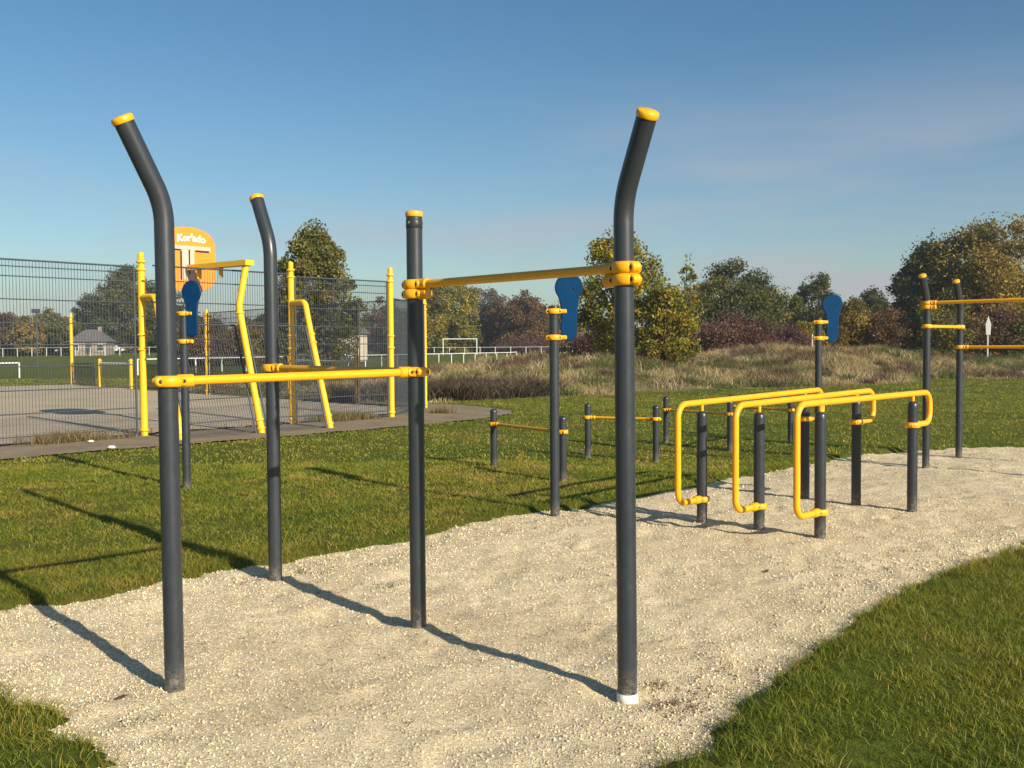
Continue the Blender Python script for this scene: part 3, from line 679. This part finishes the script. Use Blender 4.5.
def text(s, size, c, mt, parent, bend=0):
    cu = bpy.data.curves.new('lettering', 'FONT'); cu.body = s; cu.size = size; cu.align_x = 'CENTER'; cu.align_y = 'CENTER'; cu.extrude = .002; cu.offset = .008
    to = bpy.data.objects.new('tmp', cu); COL.objects.link(to); bpy.context.view_layer.update()
    me = bpy.data.meshes.new_from_object(to.evaluated_get(bpy.context.evaluated_depsgraph_get())); bpy.data.objects.remove(to)
    for v_ in me.vertices: v_.co.y -= bend * v_.co.x ** 2
    mm = Matrix((bu, (0, 0, 1), bn)).transposed().to_4x4(); mm.translation = c
    me.transform(mm); me.name = 'lettering'; me.materials.clear(); me.materials.append(mt)
    o = bpy.data.objects.new('lettering', me); COL.objects.link(o); o.parent = parent
    off = Vector((0, 0, 0)); r_ = parent
    while r_: off += r_.location; r_ = r_.parent
    me.transform(Matrix.Translation(-off)); return o
text("Kor'ado", .215, fr + bn * .006 + bu * .06 + Vector((0, 0, .50)), M['white'], bb, .22)
hp = BC - bn * .32 + Vector((0, 0, -.5)); m = MB()
ring = [hp + Vector((math.cos(2 * PI * k / 20), math.sin(2 * PI * k / 20), 0)) * .225 for k in range(21)]
m.tube(ring, .012, 8, False); m.tube([BC - bn * .01 + Vector((0, 0, -.5)), hp + bn * .22], .02, 8); m.build('hoop', M['net'], g_)
m = MB()
for k in range(12):
    for s_ in (-1, 1):
        pts = [hp + Vector((math.cos(2 * PI * (k + s_ * j * .5) / 12), math.sin(2 * PI * (k + s_ * j * .5) / 12), 0)) * (.22 - .028 * j) + Vector((0, 0, -.1 * j)) for j in range(5)]
        m.tube(pts, .005, 4, False)
m.build('net', M['white'], g_)
# leaning rear mesh between the legs and upright mesh above
inn = (Vector((*Y1, 0)) - L1) * .5
for a, b in ((L1 + FD * .1, L2 - FD * .14), (L2 + FD * .16, L3 - FD * .1)): mesh_panel(g_, a, b, .05, 2.25, tilt=inn, hz=(.3, .75, 1.2, 1.6, 1.95))
off = L1 + (Vector((*Y1, 0)) - L1) * .55; off3 = L3 + (Vector((*Y2, 0)) - L3) * .55
mesh_panel(g_, off - FD * .1, off3 - FD * .55, 2.3, 3.40, hz=(2.69, 3.11), frame=False)

bx = empty('slatted_bin', (-19.0, 60.5, 0), 'small orange slatted box standing on the grass beyond the court', 'bin'); m = MB()
for k in range(7): m.box((-19.35 + k * .14, 60.4, .36), .09, .05, .62)
for k in range(7): m.box((-19.35 + k * .14, 61.1, .36), .09, .05, .62)
m.build('slats', M['green_box'], bx); MB().box((-18.93, 60.75, .66), 1.0, .8, .06).build('lid', M['green_box'], bx)

# ------------------------------------------------------------------ rails, football goal
def rail(label, a, b, n, h, z0f, th=.05, skip=()):
    o = empty('field_railing', (a[0], a[1], z0f(*a)), label, 'railing', 'white railings round the football field')
    a = np.array(a, float); b = np.array(b, float); ps = [a + (b - a) * i / n for i in range(n + 1)]
    for i, p in enumerate(ps):
        if i in skip: continue
        z = z0f(*p); MB().box((p[0], p[1], z + h / 2 - .1), .07, .07, h + .2).build('post', M['white'], o)
    pts = [Vector((p[0], p[1], z0f(*p) + h)) for p in ps]
    m = MB(); m.tube(pts, th * .9, 6); m.build('rail', M['white'], o)
zz = lambda x, y: float(zg(np.array([x]), np.array([y]))[0])
rail('white field railing with its end post left of the gap, beyond the court', (-56, 40), (-31.1, 62.5), 12, .95, zz)
rail('long white field railing running behind the court towards the mound', (-25.5, 67.5), (.6, 122), 22, 1.08, zz)
rail('distant white railing along the far side of the football field', (-95, 158), (52, 150), 62, 1.12, zz, .03)
go = empty('football_goal', (-8, 150, zz(-8, 150)), 'white football goal beyond the railing', 'goal'); z0 = zz(-8, 150)
for x_, w_ in ((-10.4, 'l'), (-5.3, 'r')): MB().tube([(x_, 150, z0 - .1), (x_, 150, z0 + 2.4)], .07, 10).build('post', M['white'], go)
MB().tube([(-10.47, 150, z0 + 2.4), (-5.23, 150, z0 + 2.4)], .07, 10).build('crossbar', M['white'], go)

# marker posts
o = empty('marker_post', (28.85, 60, zz(28.85, 60)), 'white pointed marker board in front of the orange tree on the right', 'marker post'); z0 = zz(28.85, 60)
MB().plate([(-.13, 1.55), (.13, 1.55), (.17, 2.2), (0, 2.72), (-.17, 2.2)], (28.85, 60, z0), (1, 0, 0), (0, 0, 1), .04).build('board', M['pale_grey'], o); MB().box((28.85, 60.05, z0 + .9), .08, .05, 1.9).build('stake', M['pale_grey'], o)
o = empty('marker_post', (17.6, 58, zz(17.6, 58)), 'thin white marker post above the bare patch of the mound', 'marker post'); z0 = zz(17.6, 58)
MB().box((17.6, 58, z0 + .5), .07, .07, 1.0).build('stake', M['pale_grey'], o); MB().lathe((17.6, 58, z0 + 1.0), (0, 0, 1), [(.05, 0), (.001, .1)], 8).build('tip', M['white'], o)

# floodlight
o = empty('floodlight_mast', (-57.5, 120, zz(-57.5, 120)), 'thin grey floodlight mast on the left beyond the field', 'light mast'); z0 = zz(-57.5, 120)
MB().tube([(-57.5, 120, z0), (-57.5, 120, z0 + 6.4)], .1, 10, r2=.06).build('mast', M['mesh'], o); MB().box((-57.5, 119.9, z0 + 6.5), .9, .3, .5).build('lamp_head', M['mesh'], o)

# stone and leaves
def pebble(p, s, name, m_, label, cat, grp=None):
    V = rng.normal(0, 1, (1, 3)); ico = []
    m = MB(); prof = [(.001, -.5), (.5, -.35), (.8, 0), (.55, .35), (.001, .5)]
    m.lathe((p[0], p[1], p[2]), (0, .1, 1), [(r_ * s, h_ * s * .7) for r_, h_ in prof], 9)
    m.v = [(x_ + random.uniform(-.1, .1) * s, y_ + random.uniform(-.1, .1) * s, z_) for x_, y_, z_ in m.v]
    o = m.build(name, m_); tag(o, label, cat, grp)
pebble((-7.05, 17.35, .04), .10, 'stone', M['stone'], 'white stone lying on the path edge in front of the court', 'stone')
pebble((-7.9, 18.5, .04), .08, 'stone', M['stone'], 'smaller white stone beside the path near the fence', 'stone')
ml = paint('dead_leaf', (.09, .055, .025), .7, .3)
def leaf(p, s, a, label):
    ou = [(s * (.5 + .12 * math.cos(5 * t_)) * math.cos(t_) * 1.3, s * (.5 + .12 * math.cos(5 * t_)) * math.sin(t_) * .7) for t_ in [2 * PI * k / 20 for k in range(20)]]
    o = MB().plate(ou, (p[0], p[1], zgr(np.array([p[0]]), np.array([p[1]]))[0] + .014), (math.cos(a), math.sin(a), .2), (-math.sin(a), math.cos(a), .1), .004).build('dead_leaf', ml); tag(o, label, 'leaf', 'dead leaves on the gravel')
leaf((-1.98, 4.93), .045, .4, 'dark dead leaf on the gravel left of the nearest bent pole')
leaf((1.96, 7.6), .045, 1.0, 'brown dead leaf on the gravel in front of the parallel bars')

# ------------------------------------------------------------------ trees
def tree(name, label, cat, x, y, H, W, pal, n=9000, ls=.2, trunk=.12, low=.12, top=1.0, seed=1, group=None, shape='round', lobes=26, dens=1.0, z0=None):
    """H total height, W crown width, low = fraction of H where the crown starts"""
    r = np.random.default_rng(seed); z0 = zz(x, y) if z0 is None else z0
    o = empty(name, (x, y, z0), label, cat, group)
    cz = H * (low + 1) / 2; rz = H * (1 - low) / 2; rx = W / 2
    C = []; k = 0
    while len(C) < lobes:
        i_ = len(C); ph_ = i_ * 2.39996; zf = 1 - 2 * (i_ + .5) / lobes
        d = np.array([math.sqrt(1 - zf * zf) * math.cos(ph_), math.sqrt(1 - zf * zf) * math.sin(ph_), zf]) + r.normal(0, .16, 3); d /= np.linalg.norm(d); q = r.uniform(.62, .92) if r.random() < .75 else r.uniform(.1, .6)
        if r.random() < .16: q *= 1.14
        s_ = 1.0
        if shape == 'cone': s_ = 1.1 - .5 * (d[2] * q * .5 + .5)
        elif shape == 'flat': d[2] = abs(d[2]) * 1.05 - .35
        elif shape == 'wide': s_ = 1.15 - .35 * (d[2] * q * .5 + .5)
        c = np.array([d[0] * rx * q * s_, d[1] * rx * q * s_, cz + d[2] * rz * q]); C.append(c)
    C = np.array(C); cr = rx * r.uniform(.16, .40, lobes) * (.8 if lobes > 50 else 1)
    if shape == 'cone': cr *= .85
    w = cr ** 2; w /= w.sum(); n = int(n * dens)
    li = r.choice(lobes, n, p=w)
    d = r.normal(0, 1, (n, 3)); d /= np.linalg.norm(d, axis=1, keepdims=True); rad = r.random(n) ** .45 * (1 + .2 * r.normal(0, 1, n).clip(-1, 1.3))
    P = C[li] + d * (cr[li] * rad)[:, None] * np.array([1, 1, .85])
    nf = int(n * (.12 if shape != 'cone' else .25)); dz = r.normal(0, 1, (nf, 3)); dz /= np.linalg.norm(dz, axis=1, keepdims=True)
    an = np.arctan2(dz[:, 1], dz[:, 0]); out_ = .45 + .85 * fbm(an * 1.6 + seed, dz[:, 2] * 2.2 + seed * .37, .45, seed % 9, 4); q_ = np.minimum(out_ * (.45 + .6 * r.random(nf) ** .55), .98)
    tap = (1.1 - .5 * (dz[:, 2] * .5 + .5)) if shape == 'cone' else (1.1 - .25 * (dz[:, 2] * .5 + .5))
    P[:nf] = np.stack([dz[:, 0] * rx * q_ * tap, dz[:, 1] * rx * q_ * tap, cz + dz[:, 2] * rz * q_], -1)
    zl, zh = np.percentile(P[:, 2], (.5, 99)); kz = (H * 1.0 - H * low) / (zh - zl); P[:, 2] = H * low + (P[:, 2] - zl) * kz; C[:, 2] = H * low + (C[:, 2] - zl) * kz
    xl, xh = np.percentile(P[:, 0], (1.5, 98.5)); kx = W / (xh - xl); cx_ = (xl + xh) / 2
    for A_ in (P, C): A_[:, 0] = (A_[:, 0] - cx_) * kx; A_[:, 1] *= kx
    P[:, 2] = np.maximum(P[:, 2], .1 + .25 * r.random(n))
    # leaf quads
    a = r.normal(0, 1, (n, 3)); a /= np.linalg.norm(a, axis=1, keepdims=True); b_ = np.cross(a, r.normal(0, 1, (n, 3))); b_ /= np.linalg.norm(b_, axis=1, keepdims=True)
    sz = (ls * (.55 + .9 * r.random(n)))[:, None] / 2
    V = np.stack([P - a * sz * 1.3, P + b_ * sz * .75, P + a * sz * 1.3, P - b_ * sz * .75], 1).reshape(-1, 3)
    F = np.arange(4 * n).reshape(n, 4)
    lt = r.random(lobes)[li]; pal = np.array(pal, float); t = np.clip(.6 * lt + .4 * r.random(n), 0, .999) * (len(pal) - 1); i = t.astype(int); f = (t - i)[:, None]
    col = (pal[i] * (1 - f) + pal[i + 1] * f) * (.7 + .6 * r.random((n, 1)))
    npmesh('crown', V, F, M['leaf'], o, np.repeat(col, 4, 0))
    m = MB(); tr = H * trunk * .16; th = cz * .95
    path = [Vector((0, 0, -.3)), Vector((r.normal(0, .02) * H, 0, th * .4)), Vector((r.normal(0, .03) * H, r.normal(0, .03) * H, th)), Vector((r.normal(0, .03) * H, 0, min(H * .88, cz + rz * .7)))]
    m.tube(path, [tr, tr * .8, tr * .5, tr * .15], 8)
    for j in range(min(14, lobes)):
        c = Vector(C[j]); s0 = path[1].lerp(path[2], r.uniform(.1, 1.0)); mid = s0.lerp(c, .5) + Vector((0, 0, H * .02)); m.tube([s0, mid, c], [tr * .4, tr * .25, tr * .08], 6)
    v0 = [(p[0] + x, p[1] + y, p[2] + z0) for p in m.v]; m.v = v0; m.build('trunk', M['bark'], o)
    return o
DG = [(0.0337, 0.0461, 0.014), (0.0656, 0.0791, 0.0196), (0.122, 0.1235, 0.0308), (0.1688, 0.14, 0.042)]
YG = [(0.0778, 0.0919, 0.0144), (0.1471, 0.1531, 0.0216), (0.294, 0.2373, 0.0264), (0.4669, 0.3215, 0.036)]
OR = [(0.0558, 0.0734, 0.0182), (0.1195, 0.1193, 0.026), (0.255, 0.1558, 0.0325), (0.3028, 0.2568, 0.039), (0.4144, 0.2018, 0.0455)]
BR = [(0.0489, 0.0352, 0.0195), (0.1075, 0.0669, 0.033), (0.1955, 0.1056, 0.045), (0.215, 0.1496, 0.0525)]
PU = [(0.047, 0.0256, 0.0249), (0.1018, 0.047, 0.0428), (0.1723, 0.0855, 0.0642), (0.1409, 0.1175, 0.0624)]
OL = [(0.0569, 0.066, 0.0156), (0.1044, 0.1137, 0.0234), (0.1898, 0.1742, 0.0364), (0.2467, 0.1834, 0.0455)]
GY = [(0.065, 0.0546, 0.0416), (0.117, 0.091, 0.065), (0.169, 0.13, 0.0845)]
def at(px, Yd):    # world x at distance Yd for a bearing taken from the plan
    return (px - 512) / 990 * Yd
def hgt(top, Yd, px): return 1.75 + (347 - .007 * (px - 512) - top) / 990 * Yd
TR = [  # name label px top width Y palette n ls shape low
 ('broadleaf_tree', 'bushy dark green tree left of the tall yellow post, behind the court', 130, 268, 72, 186, DG, 16000, .5, 'wide', .03),
 ('conifer_tree', 'narrow dark conifer left of the bushy dark green tree', 88, 296, 27, 190, DG, 5000, .4, 'cone', .02),
 ('broadleaf_tree', 'tall olive green tree with pointed crown behind the leaning goal legs', 317, 230, 78, 52, OL, 20000, .19, 'cone', .02),
 ('broadleaf_tree', 'yellow green rounded tree behind the football goal', 447, 284, 60, 165, YG, 14000, .42, 'wide', .02),
 ('broadleaf_tree', 'sparse grey brown tree right of the yellow green one', 484, 289, 42, 178, GY, 5200, .4, 'round', .1),
 ('broadleaf_tree', 'rust brown small tree between the sparse tree and the dark round one', 503, 303, 36, 172, BR, 6000, .42, 'round', .02),
 ('broadleaf_tree', 'dark brown round tree left of the middle blue board', 527, 296, 58, 163, BR, 14000, .42, 'wide', .02),
 ('broadleaf_tree', 'yellowish tree directly behind the middle blue board', 562, 301, 42, 168, YG, 7000, .42, 'round', .02),
 ('young_tree', 'young yellow green tree with large leaves behind the tall right hand pole', 620, 235, 76, 46, YG, 7600, .17, 'round', .04),
 ('young_tree', 'low leafy yellow green tree spreading right of the tall pole', 666, 286, 52, 45, YG, 5200, .17, 'wide', .01),
 ('sapling', 'thin yellow sapling with a few leaves against the sky', 687, 262, 24, 47, YG, 1200, .15, 'cone', .1),
 ('broadleaf_tree', 'large dark green dome shaped tree above the purple hedge', 728, 264, 86, 84, DG, 20000, .24, 'wide', .02),
 ('broadleaf_tree', 'mid green tree right of the dark dome shaped tree', 777, 290, 56, 90, OL, 10000, .26, 'round', .02),
 ('broadleaf_tree', 'dark brown tree behind the right hand blue board', 818, 276, 44, 95, DG, 8000, .26, 'round', .02),
 ('broadleaf_tree', 'small dark tree against the sky between blue board and big autumn tree', 873, 290, 40, 100, DG, 6500, .26, 'round', .02),
 ('broadleaf_tree', 'dark olive tree behind the left pole of the far station', 935, 240, 78, 80, DG, 16000, .26, 'round', .02),
 ('broadleaf_tree', 'large orange and green autumn tree at the right edge', 992, 224, 118, 76, OR, 30000, .25, 'wide', .02),
 ('broadleaf_tree', 'green brown tree beyond the right edge of the autumn tree', 1075, 232, 90, 78, OL, 14000, .26, 'wide', .02),
 ('broadleaf_tree', 'dark low tree filling the gap below the small dark tree', 900, 300, 54, 92, DG, 9000, .26, 'wide', .02),
 ('shrub', 'large purple red bush below the dark dome shaped tree', 726, 316, 84, 64, PU, 12000, .16, 'wide', .0),
 ('shrub', 'lower purple red bush right of the large one', 782, 328, 66, 66, PU, 8000, .16, 'wide', .0),
 ('shrub', 'low purple bush behind the young tree', 597, 332, 60, 66, PU, 6500, .16, 'wide', .0),
 ('shrub', 'low purple bush between the pole and the large purple bush', 668, 333, 60, 67, PU, 6500, .16, 'wide', .0),
 ('shrub', 'orange brown bush right of the right hand blue board', 848, 303, 50, 68, OR, 10000, .18, 'wide', .0),
 ('shrub', 'reddish brown bush left of the far station', 888, 312, 56, 67, BR, 9000, .18, 'wide', .0),
 ('shrub', 'brown green bush behind the far station poles', 938, 308, 60, 66, OL, 9000, .18, 'wide', .0),
 ('shrub', 'reddish bush behind the white pointed marker', 988, 310, 62, 66, BR, 9000, .18, 'wide', .0),
 ('shrub', 'olive bush at the right edge under the autumn tree', 1035, 308, 64, 65, OL, 9000, .18, 'wide', .0),
 ('shrub', 'small yellow bush at the end of the purple hedge', 806, 322, 32, 67, YG, 4000, .16, 'wide', .0),
 ('shrub', 'reddish low bush right of the football goal', 528, 336, 60, 160, PU, 5000, .24, 'wide', .0),
 ('shrub', 'pale brown bush left of the tall leaning goal leg', 205, 318, 60, 100, BR, 8000, .26, 'wide', .0),
 ('shrub', 'orange brown bush behind the middle leaning goal leg', 252, 322, 50, 102, OR, 7000, .26, 'wide', .0),
 ('broadleaf_tree', 'small rusty tree behind the yellow post beside the cream house', 384, 300, 44, 150, BR, 6000, .36, 'round', .02),
 ('broadleaf_tree', 'small green tree between the cream house and the straight pole', 408, 310, 40, 146, OL, 5000, .36, 'round', .02),
 ('broadleaf_tree', 'low olive tree behind the floodlight mast', 50, 311, 34, 165, OL, 5000, .4, 'wide', .02),
 ('broadleaf_tree', 'low rusty tree at the far left edge', 8, 314, 34, 165, BR, 5000, .4, 'wide', .02),
 ('broadleaf_tree', 'low brown tree left of the floodlight mast', 28, 317, 30, 160, OR, 4500, .4, 'wide', .02),
 ('broadleaf_tree', 'low green tree left of the narrow conifer', 70, 318, 28, 160, OL, 4500, .4, 'wide', .02),
 ('broadleaf_tree', 'low tree beyond the left edge of the photo behind the fence', -40, 308, 60, 150, OL, 8000, .4, 'wide', .02),
 ('broadleaf_tree', 'dark green tree behind the first bent pole', 172, 290, 50, 184, DG, 9000, .5, 'wide', .02),
]
for i, (nm, lb, px, tp_, wp, Yd, pal, n_, ls, sh, lo) in enumerate(TR):
    x_ = at(px, Yd); z_ = zz(x_, Yd)
    tree(nm, lb, 'bush' if nm == 'shrub' else 'tree', x_, Yd, max(1.0, hgt(tp_, Yd, px) - z_) * .97, wp * Yd / 990, pal, int(n_ * 2.2), ls * .66, shape=sh, low=lo, seed=100 + i, lobes=58 if nm == 'broadleaf_tree' else 44 if nm != 'sapling' else 26,
         group='bushes behind the mound and field' if nm == 'shrub' else 'trees beyond the field and mound')

# continuous far wood closing the horizon
n_ = 170000; th_ = rng.uniform(-1.15, 1.15, n_); dist = 205 + 25 * rng.random(n_)
x = np.sin(th_) * dist; y = np.cos(th_) * dist + 0
top_ = 3.6 + 6.5 * fbm(th_ * 60, th_ * 0, 1.6, 81, 4); zc_ = rng.random(n_) ** .8 * top_ + .4
P = np.stack([x, y, zc_], -1); a = rng.normal(0, 1, (n_, 3)); a /= np.linalg.norm(a, axis=1, keepdims=True); b_ = np.cross(a, rng.normal(0, 1, (n_, 3))); b_ /= np.linalg.norm(b_, axis=1, keepdims=True)
s_ = .45; V = np.stack([P - a * s_, P + b_ * s_ * .7, P + a * s_, P - b_ * s_ * .7], 1).reshape(-1, 3)
tcol = mixcol([(.04, .045, .018), (.07, .065, .028), (.10, .075, .035), (.07, .075, .03)], n_, np.clip(fbm(th_ * 60, th_ * 0, 2.4, 85) * 1.2 - .1, 0, 1))
tag(npmesh('far_wood', V, np.arange(4 * n_).reshape(n_, 4), M['leaf'], None, np.repeat(tcol, 4, 0)), 'continuous low wood along the horizon behind everything', 'wood', kind='stuff')

# ------------------------------------------------------------------ houses and cars
def house(x, y, w, d, h, rh, rot, label, wall, roof, nw=2, hip=False):
    z0 = zz(x, y); o = empty('house', (x, y, z0), label, 'house')
    ca, sa = math.cos(rot), math.sin(rot); u = Vector((ca, sa, 0)); v_ = Vector((-sa, ca, 0)); c = Vector((x, y, z0))
    MB().box(c + Vector((0, 0, h / 2 - .2)), w, d, h + .4, u, v_).build('wall', wall, o)
    e = .35; p = [c + u * (a * (w / 2 + e)) + v_ * (b2 * (d / 2 + e)) + Vector((0, 0, h + .01)) for a, b2 in ((-1, -1), (1, -1), (1, 1), (-1, 1))]
    hw = (w / 2 - d * .35) if hip else w / 2 + e; r0 = c - u * hw + Vector((0, 0, h + rh)); r1 = c + u * hw + Vector((0, 0, h + rh))
    m = MB(); m.add(p + [r0, r1], [(0, 1, 5, 4), (1, 2, 5), (2, 3, 4, 5), (3, 0, 4), (3, 2, 1, 0)], False); ro = m.build('roof', roof, o)
    MB().box(c + u * (w * .22) + Vector((0, 0, h + rh * .95)), .5, .5, 1.1, u, v_).build('chimney', wall, ro)
    for k in range(nw):
        q_ = c + u * (w * ((k + .5) / nw - .5)) - v_ * (d / 2 + .02) + Vector((0, 0, h * .52))
        wi = MB().box(q_, .95, .06, 1.15, u, v_).build('window', M['white'], o); MB().box(q_ - v_ * .035, .8, .03, 1.0, u, v_).build('pane', M['window'], wi)
    q_ = c + u * (w * .02) - v_ * (d / 2 + .03) + Vector((0, 0, 1.0)); MB().box(q_, .9, .07, 2.0, u, v_).build('door', M['roof'], o)
house(at(93, 160), 160, 5.6, 5, 1.9, 2.0, .15, 'low house with a grey hipped roof behind the field at left', M['brown_render'], M['roof'], 3, True)
house(at(353, 128), 128, 2.6, 3.4, 3.5, .9, -.25, 'cream gabled house behind the court corner fence', M['cream'], M['roof'], 1)
house(at(9, 190), 190, 5, 6, 3.2, 2.0, .1, 'small pale house at the far left edge', M['cream'], M['roof'], 2)
house(at(548, 175), 175, 6, 6, 2.6, 1.5, .1, 'low pale roofed house between the trees right of the football goal', M['cream'], M['roof'], 2)
def car(x, y, rot, label):
    z0 = zz(x, y); o = empty('parked_car', (x, y, z0), label, 'car', 'cars parked beyond the field'); ca, sa = math.cos(rot), math.sin(rot); u = Vector((ca, sa, 0)); v_ = Vector((-sa, ca, 0)); c = Vector((x, y, z0))
    prof = [(-2.05, .35), (-2.1, .75), (-1.9, .98), (-1.55, 1.02), (-1.1, 1.42), (.45, 1.45), (1.05, 1.0), (1.95, .86), (2.1, .6), (2.05, .35)]
    MB().plate([(a, b2) for a, b2 in prof][::-1], c, u, (0, 0, 1), 1.7).build('body', M['carpaint'], o)
    g1 = [(-1.35, 1.04), (-1.02, 1.36), (.4, 1.39), (.9, 1.02)]
    MB().plate(g1[::-1], c, u, (0, 0, 1), 1.72).build('side_window', M['carglass'], o)
    for a in (-1.3, 1.3):
        for s_ in (-1, 1): MB().lathe(c + u * a + v_ * (s_ * .82) + Vector((0, 0, .32)), v_ * s_, [(.32, -.1), (.32, .08), (.2, .1), (.001, .1)], 16).build('wheel', M['tyre'], o)
car(at(22, 185), 185, .3, 'white car parked far left beyond the field'); car(at(51, 188), 188, -.2, 'white car parked right of the other one beyond the field')
car(at(118, 184), 182, .1, 'white car parked in front of the grey roofed house')

# ------------------------------------------------------------------ air
m = bpy.data.materials.new('haze_air'); m.use_nodes = True; nt = m.node_tree; nt.nodes.remove(nt.nodes['Principled BSDF'])
pv = N(nt, 'ShaderNodeVolumePrincipled'); pv.inputs['Color'].default_value = (.86, .90, .95, 1); pv.inputs['Density'].default_value = .0006; pv.inputs['Anisotropy'].default_value = .3
nt.links.new(pv.outputs['Volume'], nt.nodes['Material Output'].inputs['Volume'])
tag(MB().box((0, 160, 8.5), 900, 420, 19.5).build('haze', m), kind='stuff')

# ------------------------------------------------------------------ light, sky, camera
EL, AZ = 24.5, math.atan2(.661, -.75)
w = bpy.data.worlds.new('World'); S.world = w; w.use_nodes = True; nt = w.node_tree; bg = nt.nodes['Background']
sky = N(nt, 'ShaderNodeTexSky', sky_type='NISHITA'); sky.sun_disc = False; sky.sun_elevation = math.radians(EL); sky.sun_rotation = AZ
sky.air_density = 1.0; sky.dust_density = .8; sky.ozone_density = 1.8; sky.altitude = 100
tc = N(nt, 'ShaderNodeTexCoord'); mp = N(nt, 'ShaderNodeMapping'); mp.inputs['Scale'].default_value = (1.6, 1.6, 9); mp.inputs['Rotation'].default_value = (.0, .16, 0)
nt.links.new(tc.outputs['Generated'], mp.inputs['Vector']); n1 = noise(nt, 1.6, 6, .5, mp.outputs['Vector'])
r = ramp(nt, [(.45, (.22, .22, .22)), (.62, (1, 1, 1))]); nt.links.new(n1.outputs['Fac'], r.inputs['Fac'])
sx = N(nt, 'ShaderNodeSeparateXYZ'); nt.links.new(tc.outputs['Generated'], sx.inputs['Vector'])
mr = N(nt, 'ShaderNodeMapRange'); mr.interpolation_type = 'SMOOTHSTEP'
for k_, v_ in (('From Min', .30), ('From Max', .03), ('To Min', 0.), ('To Max', .78)): mr.inputs[k_].default_value = v_
nt.links.new(sx.outputs['Z'], mr.inputs['Value'])
mu = N(nt, 'ShaderNodeMath', operation='MULTIPLY'); nt.links.new(r.outputs['Color'], mu.inputs[0]); nt.links.new(mr.outputs['Result'], mu.inputs[1])
mrx = N(nt, 'ShaderNodeMapRange'); mrx.interpolation_type = 'SMOOTHSTEP'
for k_, v_ in (('From Min', -.25), ('From Max', .42), ('To Min', .65), ('To Max', 1.35)): mrx.inputs[k_].default_value = v_
nt.links.new(sx.outputs['X'], mrx.inputs['Value'])
mu2 = N(nt, 'ShaderNodeMath', operation='MULTIPLY'); nt.links.new(mu.outputs[0], mu2.inputs[0]); nt.links.new(mrx.outputs['Result'], mu2.inputs[1]); mu = mu2
mx = N(nt, 'ShaderNodeMixRGB'); nt.links.new(mu.outputs[0], mx.inputs['Fac']); hs = N(nt, 'ShaderNodeHueSaturation'); hs.inputs['Saturation'].default_value = 1.22; nt.links.new(sky.outputs['Color'], hs.inputs['Color']); mt = N(nt, 'ShaderNodeMixRGB', blend_type='MULTIPLY'); mt.inputs['Fac'].default_value = 1; mt.inputs['Color2'].default_value = (.90, 1.0, .99, 1); nt.links.new(hs.outputs['Color'], mt.inputs['Color1']); nt.links.new(mt.outputs['Color'], mx.inputs['Color1']); mx.inputs['Color2'].default_value = (4.7, 4.6, 5.1, 1)
nt.links.new(mx.outputs['Color'], bg.inputs['Color']); bg.inputs['Strength'].default_value = .071

sl = bpy.data.lights.new('sun', 'SUN'); sl.energy = 4.8; sl.angle = math.radians(.53); sl.color = (1, .9, .74)
so = bpy.data.objects.new('sun', sl); COL.objects.link(so)
e = math.radians(EL); so.rotation_euler = Vector((-.661 * math.cos(e), .75 * math.cos(e), -math.sin(e))).to_track_quat('-Z', 'Y').to_euler(); so.location = (20, -20, 15)

cam = bpy.data.cameras.new('camera'); co = bpy.data.objects.new('camera', cam); COL.objects.link(co)
cam.sensor_width = 36; cam.lens = 990 / 1024 * 36; cam.clip_end = 5000; cam.clip_start = .05
pitch = math.atan(37 / 990); roll = .007
co.matrix_world = Matrix.Translation((0, 0, 1.75)) @ Matrix.Rotation(PI / 2 - pitch, 4, 'X') @ Matrix.Rotation(-roll, 4, 'Z')
S.camera = co
S.view_settings.view_transform = 'Standard'; S.view_settings.look = 'None'; S.view_settings.exposure = .58; S.view_settings.gamma = 1
S.cycles.max_bounces = 6; S.cycles.transparent_max_bounces = 8
